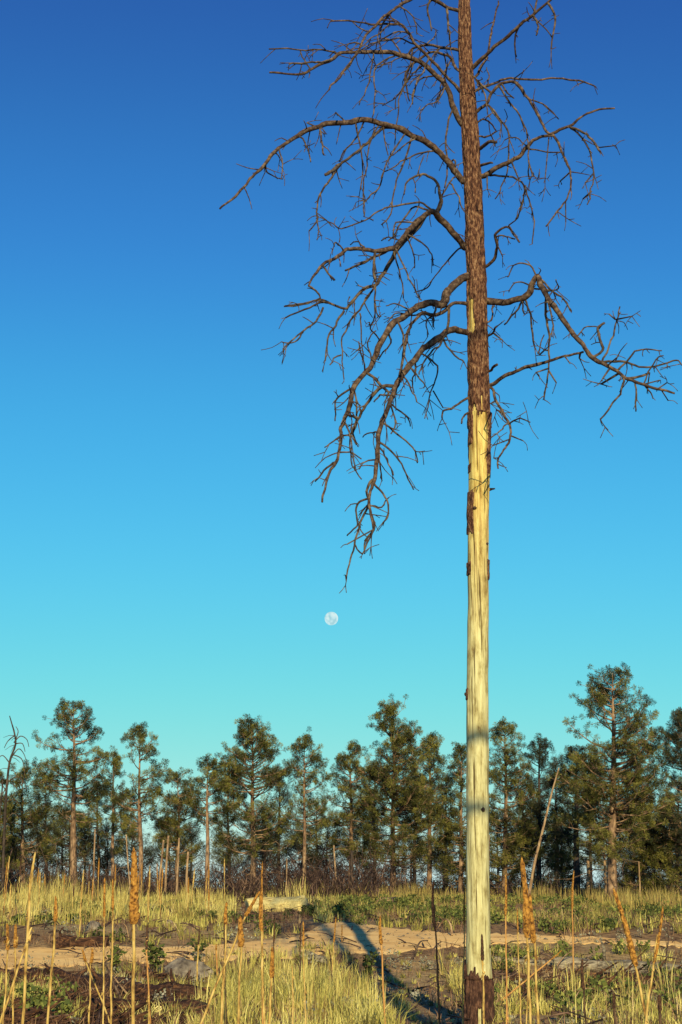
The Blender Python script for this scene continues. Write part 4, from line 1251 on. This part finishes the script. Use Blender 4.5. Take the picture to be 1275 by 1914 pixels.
leafy_shrub('leafy green shrub left of the thickest mullein before the sandy road', 214, 1822, 58, 44, 0.45, 84)
leafy_shrub('leafy green shrub just above the left end of the grey boulder', 290, 1822, 64, 52, 0.45, 96)
leafy_shrub('small dark shrub on the road edge right of the grey boulder', 371, 1796, 40, 34, 0.3, 60)
leafy_shrub('spreading pale green plant among dark rotten wood in the lower left corner', 62, 1890, 50, 80, 0.7, 84)
leafy_shrub('low green plant near the bottom edge left of the thickest mullein', 118, 1915, 40, 50, 0.8, 60)
leafy_shrub('dark round bush where the trunk shadow meets the trees', 640, 1716, 28, 44, 0.25, 110)
leafy_shrub('upright green tuft beside the trunk shadow near the road', 690, 1828, 46, 44, 0.35, 66)

# ------------------------------------------------------------------ mullein stalks
def mullein(label, top, hb, foot, Y, hw, sw, head='head', stem='stem', taper=0.5):
    """top, hb (foot of seed head), foot: points of the stalk in the picture; hw, sw: head and stem width there"""
    k = mpp(1750, Y)
    a, b, c = at(*top, Y), at(*hb, Y), at(*foot, Y)
    d = (c - b).normalized()
    g = H(c.x, Y)
    end = c.copy()
    if c.z > g:
        end = c + d * ((c.z - g) / max(0.3, -d.z))
        end.y = Y + random.uniform(-0.05, 0.05)
    base = Vector((end.x, end.y, H(end.x, end.y) - 0.01))
    root = thing('mullein_stalk', label, 'mullein', base, 'dry mullein stalks')
    path = smooth_path([base, base.lerp(b, 0.45) + Vector((random.gauss(0, .006), random.gauss(0, .01), 0)), c.lerp(b, 0.6) if c.z > base.z + 0.1 else base.lerp(b, 0.7), b, b.lerp(a, 0.5)], 6)
    path = [p for i, p in enumerate(path) if i == 0 or p.z > path[i - 1].z]
    n = len(path)
    mb = MB()
    rs = sw * k * 0.33
    path = [p + Vector((noise.noise(p * 7), noise.noise(p * 7 + Vector((4, 4, 4))), 0)) * 0.009 for p in path]
    mb.tube(path, [rs * (1.35 - 0.55 * i / (n - 1)) for i in range(n)], 7, True, 0.12)
    for _ in range(9):
        i = random.randrange(2, max(3, n - 2))
        az = random.uniform(0, 6.28)
        L = random.uniform(0.008, 0.03)
        q = path[i]
        o = Vector((math.cos(az), math.sin(az), 0)); w_ = Vector((-math.sin(az), math.cos(az), 0)) * random.uniform(0.004, 0.012)
        # withered leaf scrap hanging on the stem
        mb.poly([q + o * rs * .5, q + o * L * .5 + w_ + Vector((0, 0, random.uniform(-.02, .02))), q + o * L * .8 + Vector((0, 0, -L * random.uniform(.3, 1.2))), q + o * L * .4 - w_ + Vector((0, 0, -L * .3))])
    mb.build('stem', M[stem], root, base)
    if hw <= 0:
        return
    # seed head: rings of small capsules
    L = (a - b).length
    rh = hw * k * 0.41
    nr = max(14, int(L / 0.011)); ns = 12
    mid = (a + b) / 2 + Vector((random.gauss(0, 1), 0, 0)) * L * 0.015
    V, Q = [], []
    for i in range(nr + 1):
        t = i / nr
        p = b.lerp(a, t) + (mid - (a + b) / 2) * 4 * t * (1 - t)
        prof = min(1, 0.55 + t * 5) * (1 - taper * t) * (1 - max(0, t - 0.93) / 0.07 * 0.75)
        for s in range(ns):
            an = 2 * math.pi * (s + 0.5 * (i % 2)) / ns
            rr = rh * prof * (0.74 + 0.42 * random.random() + 0.22 * noise.noise(Vector((p.z * 16, s * .6, Y))) + 0.18 * noise.noise(Vector((p.z * 7, Y, top[0]))))
            V.append(p + Vector((math.cos(an) * rr, math.sin(an) * rr, random.gauss(0, .002))))
    for i in range(nr):
        for s in range(ns):
            x = i * ns + s; y = i * ns + (s + 1) % ns
            Q.append((x, y, y + ns, x + ns))
    m2 = MB(); m2.v = V; m2.f = Q + [tuple(range(ns))[::-1], tuple(nr * ns + s for s in range(ns))]
    m2.build('seed_head', M[head], root, base, smooth=False)

MUL = [
    ('thickest tall mullein with long orange-brown head left of centre', (250, 1585), (250, 1728), (247, 1914), 6.5, 23, 9),
    ('tall pale bare mullein stem curving right at its tip near the left edge', (66, 1593), (57, 1650), (42, 1914), 8, 8, 7.5, 'stem'),
    ('slim mullein with short brown head right of the pale curving stem', (104, 1675), (103, 1722), (89, 1914), 8.5, 11, 6.5),
    ('leftmost short mullein with blurred orange head', (14, 1726), (15, 1776), (8, 1914), 8, 11, 5),
    ('short orange-headed mullein second from the left edge', (29, 1728), (29, 1772), (25, 1914), 8.5, 10, 5),
    ('pale stalk slanting to the lower left corner', (65, 1722), (55, 1745), (2, 1914), 8, 0, 6),
    ('mullein with small dark head left of the thickest stalk', (211, 1643), (211, 1702), (208, 1885), 12, 7, 5),
    ('blurred thin mullein head beside the small dark headed stalk', (196, 1640), (195, 1715), (193, 1895), 12, 7, 4),
    ('tall thin rust mullein above the pale split log', (491, 1610), (490, 1690), (492, 1850), 13, 6, 4, 'head', 'stem_rust'),
    ('straight mullein with narrow orange head below the pale split log', (488, 1668), (490, 1740), (492, 1914), 10, 11, 6),
    ('mullein slanting to the right with brown tip before the pale split log', (485, 1666), (459, 1712), (385, 1890), 10, 12, 6),
    ('mullein with stout orange club head in the yellow grass', (449, 1712), (451, 1770), (446, 1914), 9, 16, 6),
    ('mullein with pointed orange head left of the stout club head', (424, 1686), (422, 1728), (417, 1914), 10, 11, 5, 'head', 'stem'),
    ('small dark mullein spike under the pointed orange head', (420, 1722), (420, 1748), (421, 1800), 14, 6, 3, 'head_dark', 'stem_dark'),
    ('brown mullein low in the yellow grass right of the club head', (509, 1770), (508, 1828), (504, 1914), 10, 13, 6),
    ('short dark mullein spike right of the narrow orange head', (512, 1720), (512, 1760), (513, 1810), 16, 5, 3, 'head_dark', 'stem_dark'),
    ('lone dark mullein spike left of the curved road edge', (562, 1728), (562, 1762), (561, 1800), 18, 5, 3, 'head_dark', 'stem_dark'),
    ('faint tan mullein behind the lone dark spike', (567, 1722), (567, 1770), (569, 1880), 12, 6, 3.5),
    ('thin tan mullein standing upright beside the trunk shadow on the sand', (628, 1714), (624, 1762), (621, 1810), 20, 5, 3.5, 'head', 'stem'),
    ('short tan stub between the two trunk shadows and the thin mullein', (639, 1728), (639, 1748), (640, 1772), 26, 4, 3.5, 'head', 'stem_rust'),
    ('mullein with orange head standing in the trunk shadow', (711, 1712), (713, 1766), (718, 1875), 14, 9, 4.5, 'head', 'stem_rust'),
    ('tall thin black mullein stalk left of the dead trunk', (811, 1645), (814, 1740), (821, 1876), 14, 7, 5, 'head_dark', 'stem_dark', 0.2),
    ('thin rust mullein touching the left side of the dead trunk', (869, 1640), (868, 1730), (866, 1880), 13, 5, 3.5, 'head', 'stem_rust'),
    ('brown mullein standing in front of the dead trunk base', (901, 1746), (902, 1796), (905, 1914), 10, 9, 5, 'head_dark', 'stem'),
    ('tall thin rust mullein just right of the dead trunk', (945, 1634), (945, 1712), (946, 1835), 14, 7, 4, 'head', 'stem_rust'),
    ('short slim mullein between rust stalk and thick twin heads', (967, 1698), (968, 1740), (971, 1835), 14, 4.5, 3.5),
    ('taller of the thick twin orange mulleins right of the dead trunk', (975, 1602), (985, 1752), (993, 1914), 7, 18, 7),
    ('shorter of the thick twin orange mulleins right of the dead trunk', (990, 1670), (998, 1762), (1008, 1914), 7.2, 16, 7),
    ('thin pale stem rising beside the twin orange mulleins', (988, 1770), (987, 1800), (985, 1914), 8, 0, 3.5),
    ('tall slender orange mullein in front of the dark trunked pine', (1073, 1627), (1070, 1700), (1071, 1770), 22, 6, 3.5, 'head', 'stem_rust', 0.5),
    ('thick orange mullein leaning left at the right of the picture', (1146, 1660), (1188, 1806), (1206, 1900), 9, 17, 7.5),
    ('rust mullein leaning right out of the same foot as the thick leaning one', (1239, 1694), (1222, 1800), (1206, 1900), 9, 9, 6),
    ('dark red-brown mullein stub in the shade right of the twin mulleins', (1089, 1792), (1091, 1850), (1096, 1914), 11, 10, 5, 'head_dark', 'stem_dark'),
    ('black mullein stub near the lower right between leaning stalks', (1148, 1856), (1148, 1885), (1149, 1914), 12, 8, 7, 'head_dark', 'stem_dark', 0.1),
    ('black mullein stub nearest the lower right corner', (1232, 1860), (1233, 1890), (1233, 1914), 11, 10, 8, 'head_dark', 'stem_dark', 0.1),
    ('brown mullein head drooping sideways above the grey log', (1050, 1776), (1030, 1794), (1008, 1812), 18, 6, 4, 'head', 'stem_rust'),
    ('left arm of the forked brown mullein pair on the sandy road edge', (154, 1774), (160, 1798), (167, 1816), 15, 8, 4, 'head', 'stem'),
    ('right arm of the forked brown mullein pair on the sandy road edge', (173, 1772), (170, 1800), (168, 1850), 14.5, 8, 4, 'head', 'stem'),
    ('dark stalk piercing the shrub left of the grey boulder', (275, 1726), (274, 1776), (278, 1850), 15, 6, 4, 'head_dark', 'stem_rust'),
    ('thin dark stalk through the small dark shrub', (372, 1736), (371, 1766), (370, 1802), 20, 5, 4, 'head_dark', 'stem'),
    ('golden thin mullein at the meadow edge right of the thickest stalk', (280, 1618), (279, 1660), (277, 1720), 30, 4.5, 3, 'stem', 'stem'),
    ('forked golden stalk in the straw left of the thickest mullein', (157, 1625), (152, 1680), (148, 1745), 26, 4, 4, 'stem', 'stem'),
    ('short tan mullein stub on the road right of the small dark shrub', (404, 1764), (404, 1776), (405, 1792), 21, 5, 4, 'head', 'stem_rust'),
    ('thin pale stalk in grass left of the stout club head', (418, 1785), (420, 1820), (416, 1914), 10, 0, 4.5),
    ('thin pale stalk in grass between brown mullein and faint tan one', (546, 1790), (547, 1820), (548, 1890), 12, 0, 4),
    ('golden stalk with tiny yellow bud below the dark shrub stalk', (278, 1850), (278, 1870), (277, 1914), 10, 0, 4.5),
    ('thin black stick standing beside the road left of trunk shadows', (615, 1774), (618, 1790), (620, 1812), 19, 4, 3.5, 'head_dark', 'stem_dark'),
]
for row in MUL:
    mullein(*row)

# the far ones along the treeline, each a plain thin stalk
FAR = []
for i in range(28):
    u = random.choice([random.uniform(0, 240), random.uniform(0, 420), random.uniform(260, 460)])
    vb = random.uniform(1690, 1722)
    FAR.append((u, vb))
for u, vb in FAR:
    g = ground_at(u, vb)
    hh = random.uniform(0.6, 1.35)
    root = thing('mullein_stalk', 'small thin far mullein stalk in the straw grass below the treeline', 'mullein', g, 'far mullein stalks in the straw')
    ln = Vector((random.gauss(0, .05), random.gauss(0, .05), 1))
    mb = MB(); mb.tube([Vector((0, 0, -.02)), ln * hh * .5, ln * hh * .72], [0.012, 0.010, 0.009], 5)
    mb.build('stem', M[random.choice(['stem', 'stem', 'stem_rust'])], root)
    mb = MB(); mb.tube([ln * hh * .62, ln * hh * .7, ln * hh * .9, ln * hh], [0.012, 0.020, 0.016, 0.007], 6, True, 0.2)
    mb.build('seed_head', M[random.choice(['head', 'head', 'head_dark', 'stem'])], root, smooth=False)

# ------------------------------------------------------------------ logs, rocks, fallen wood
def log(name, label, uv, r, mat, cat='log', sub=10, rough=0.10, Ys=None, lift=0.6, ends=True, stubs=0):
    P = []
    for i, (u, v) in enumerate(uv):
        g = ground_at(u, v)
        P.append(g + Vector((0, 0, r * lift)))
    base = Vector((P[0].x, P[0].y, P[0].z - r * lift))
    path = smooth_path(P, sub)
    root = thing(name, label, cat, base)
    n, ns = len(path), 18
    V, Q = [], []
    for i, p in enumerate(path):
        t = (path[min(i + 1, n - 1)] - path[max(i - 1, 0)]).normalized()
        s = t.cross(Vector((0, 0, 1))).normalized(); w = s.cross(t)
        for k in range(ns):
            a = 2 * math.pi * k / ns
            q = s * math.cos(a) + w * math.sin(a)
            rr = r * (1 + rough * 1.6 * noise.noise(Vector((q.x * 1.5 + i * .16, q.y * 1.5, q.z * 1.5))) + rough * noise.noise(Vector((q.x * 4, q.y * 4 + i * .5, q.z * 4))))
            e = t * (r * 0.5 * noise.noise(Vector((k * .9, i, 2)))) if i in (0, n - 1) else Vector((0, 0, 0))
            V.append(p + q * rr + e)
    for i in range(n - 1):
        for k in range(ns):
            a = i * ns + k; b = i * ns + (k + 1) % ns
            Q.append((a, b, b + ns, a + ns))
    m = MB(); m.v = V; m.f = Q
    c0 = len(V); V.append(path[0] + (path[1] - path[0]).normalized() * r * 0.3); V.append(path[-1])
    for k in range(ns):
        m.f.append((c0, (k + 1) % ns, k)); m.f.append((c0 + 1, (n - 1) * ns + k, (n - 1) * ns + (k + 1) % ns))
    body = m.build('trunk', M[mat], root, base)
    for _ in range(stubs):
        i = random.randrange(2, n - 2)
        d = Vector((random.gauss(0, .5), random.gauss(0, .5), random.uniform(.2, 1))).normalized()
        b = MB(); L = random.uniform(.1, .35)
        b.tube([path[i], path[i] + d * (r + L * .5), path[i] + d * (r + L) + Vector((random.gauss(0, .04), 0, 0))], [r * .3, r * .2, r * .1], 6)
        b.build('branch_stub', M[mat], root, base)
    return root

log('fallen_log', 'long grey fallen log lying across the grass at right', [(1035, 1812), (1100, 1815), (1180, 1820), (1290, 1828), (1380, 1832)], 0.115, 'grey_log', rough=0.18, stubs=3)
log('fallen_log', 'thinner grey fallen log between dead trunk and the long log', [(915, 1797), (970, 1802), (1040, 1806)], 0.055, 'grey_log', stubs=2)
log('fallen_log', 'rust brown log in the shadow beneath the long grey log', [(1120, 1838), (1200, 1842), (1300, 1850)], 0.10, 'rot_log', stubs=2)
log('split_log', 'pale yellow split log lying at the foot of the pines', [(462, 1706), (510, 1704), (568, 1702)], 0.23, 'split_log', rough=0.09)
log('rotten_log', 'dark rotten log with orange wood in the lower left', [(60, 1838), (130, 1846), (200, 1856), (270, 1868), (395, 1878)], 0.12, 'rot_log', rough=0.4, stubs=4)
log('rotten_log', 'dark charred log along the left bottom edge', [(-60, 1830), (0, 1834), (70, 1842)], 0.12, 'rot_log', rough=0.3)
log('rotten_log', 'broken dark log near the bottom edge left of yellow grass', [(150, 1905), (230, 1898), (320, 1902), (400, 1912)], 0.11, 'rot_log', rough=0.3, stubs=4)
log('fallen_log', 'short dark weathered log at the left end of the yellow grass road bank', [(570, 1790), (595, 1798), (622, 1804)], 0.07, 'grey_log', rough=0.2)
log('fallen_log', 'brown flattened log on the far road edge at left', [(100, 1772), (140, 1768), (200, 1770)], 0.10, 'rot_log', rough=0.3, stubs=2)
log('fallen_log', 'reddish broken log in the brush at the trees left of the dead trunk', [(712, 1694), (738, 1692)], 0.14, 'pale_dead', rough=0.2)

def rock(label, u, v, wpx, hpx, name='boulder'):
    import bmesh
    g = ground_at(u, v)
    k = mpp(v, g.y)
    bm = bmesh.new()
    bmesh.ops.create_icosphere(bm, subdivisions=5, radius=1.0)
    sd = Vector((u, v, 0))
    cuts = [(Vector((random.gauss(0, 1), random.gauss(0, 1), random.gauss(.2, .7))).normalized(), random.uniform(.55, .85)) for _ in range(9)]
    for vt in bm.verts:
        p = vt.co.copy()
        for nrm, d in cuts:
            s = p.dot(nrm) - d
            if s > 0: p -= nrm * s * 0.85
        p *= 1 + 0.12 * noise.noise(vt.co * 1.7 + sd) + 0.07 * noise.noise(vt.co * 5 + sd) + 0.03 * noise.noise(vt.co * 13 + sd)
        vt.co = Vector((p.x * wpx * k * .62, p.y * wpx * k * .5, p.z * hpx * k * .95))
    me = bpy.data.meshes.new(name)
    bm.to_mesh(me); bm.free()
    me.polygons.foreach_set('use_smooth', [True] * len(me.polygons))
    me.materials.append(M['rock'])
    o = bpy.data.objects.new(name, me)
    o.location = g + Vector((0, 0.2, 0.0))
    COL.objects.link(o)
    return tag(o, label, 'rock')
rock('large grey boulder in front of the sandy road at left', 345, 1836, 84, 42)
rock('small pale grey rock in the meadow beyond the left road', 172, 1738, 30, 16, 'rock')
rock('small grey stone in the grass just past the thickest mullein', 314, 1726, 12, 7, 'rock')

def stick(label, uv, r, mat='branch', lift=0.03, forks=2, Y=None):
    P = []
    g0 = ground_at(*uv[0])
    for i, (u, v) in enumerate(uv):
        P.append(at(u, v, (Y or g0.y) + 0.12 * i) if i else g0 + Vector((0, 0, 0)))
    for p in P:
        p.z = max(p.z, H(p.x, p.y) + lift * 0.5)
    base = P[0].copy()
    root = thing('fallen_branch', label, 'branch', base, 'fallen branches')
    path = smooth_path(P, 4)
    n = len(path)
    mb = MB(); mb.tube(path, [r * (1 - .6 * i / (n - 1)) for i in range(n)], 7, True, .1)
    b = mb.build('branch', M[mat], root, base)
    for _ in range(forks):
        i = random.randrange(n // 4, n)
        q = path[i]
        d = Vector((random.gauss(0, 1), random.gauss(0, .6), random.uniform(-.1, 1))).normalized()
        m2 = MB(); L = random.uniform(.1, .3)
        m2.tube([q, q + d * L * .5, q + d * L + Vector((0, 0, -.03))], [r * .45, r * .35, r * .2], 5)
        m2.build('twig', M[mat], b, base)
stick('grey forked stick slanting across dark wood left of the thickest mullein', [(230, 1880), (212, 1836), (196, 1800)], 0.020)
stick('pale slanting branch in the shade under the left shrub', [(244, 1868), (222, 1838), (208, 1820)], 0.016, 'pale_dead')
stick('arched bare pale branch on the road edge left of the dead trunk', [(845, 1750), (842, 1728), (832, 1718), (818, 1735)], 0.022, 'pale_dead')
stick('bent brown branch in the sand right of the trunk shadow', [(768, 1800), (778, 1776), (786, 1760), (800, 1758)], 0.020, 'branch')
stick('rust branch lying over the grey log at right', [(1030, 1822), (1045, 1800), (1060, 1782)], 0.018, 'pale_dead')
stick('forked grey branch standing above the long log near the right edge', [(1246, 1812), (1246, 1780), (1250, 1752), (1244, 1738)], 0.016, 'branch', forks=4)
stick('pinkish stick poking up under the right log', [(1275, 1846), (1255, 1834), (1236, 1820)], 0.014, 'pale_dead')
stick('dark twisted branch on the far road bank at left', [(262, 1752), (285, 1740), (302, 1752)], 0.024, 'branch')
stick('brown root curling by the road bank in the meadow', [(108, 1764), (135, 1752), (165, 1762), (190, 1768)], 0.030, 'branch')
stick('thin dead stick leaning in the dark wood pile at the bottom', [(330, 1900), (322, 1870), (318, 1846)], 0.012, 'branch')
stick('pale broken stick lying in the grass at the right bottom', [(1056, 1905), (1072, 1870), (1084, 1850)], 0.012, 'pale_dead')
stick('grey stick leaning on the boulder front', [(322, 1836), (330, 1812), (312, 1804)], 0.013, 'branch')

# sawn stub with a pale cut face at the bottom
def stub():
    g = ground_at(300, 1906)
    root = thing('cut_stump', 'small sawn stub with pale cut face near the bottom edge', 'stump', g)
    mb = MB(); d = Vector((-0.15, -0.6, 0.6)).normalized()
    mb.tube([Vector((0, 0.1, -.05)), Vector((0, 0, .05)), Vector((0, 0, .05)) + d * .09], [.055, .048, .046], 12, True, .06)
    mb.build('stump', M['rot_log'], root)
    m2 = MB(); e = Vector((0, 0, .05)) + d * .091
    m2.tube([e, e + d * .006], [.041, .040], 12, True)
    m2.build('cut_face', M['split_log'], root, smooth=False)
stub()

# ------------------------------------------------------------------ the trees behind the photographer whose shadows cross the sand and the trunk
def rear_snag(label, x, y, h, r, limbs):
    base = Vector((x, y, H(x, y)))
    root = thing('dead_pine', label, 'dead tree', base)
    pts = [Vector((0.12 * noise.noise(Vector((x, i * .4, 0))), 0, h * i / 14)) for i in range(15)]
    mb = MB(); mb.tube(pts, [r * (1 - .65 * i / 14) for i in range(15)], 12, True, .04)
    mb.build('trunk', M['pine_bark'], root)
    for z, dx, dy, dz, rr in limbs:
        q = Vector((0, 0, z))
        b = MB(); p = smooth_path([q, q + Vector((dx * .5, dy * .5, dz * .7)), q + Vector((dx, dy, dz))], 4)
        rad = [rr * (1 - .6 * i / (len(p) - 1)) for i in range(len(p))]
        b.tube(p, rad, 7)
        if z > 13: spurs(b, p, rad, 2, .1, .4)
        b.build('branch', M['branch'], root)
S = math.tan(SUN_AZ); TE = math.tan(SUN_EL) / math.cos(SUN_AZ)
zl = lambda z: z + (YT + 4.5) * TE
rear_snag('dead pine standing behind the viewer whose shadow crosses the sandy road', 0.30 + 26.5 * S, -4.5, 16.5, 0.20,
          [(zl(2.78), 0.72, 0.15, 0.02, 0.085), (zl(2.13), 0.70, -0.1, 0.02, 0.08), (13.6, -1.6, .3, -.4, .05), (14.6, 1.3, .4, .3, .05), (15.4, -1.2, -.5, .4, .04)])
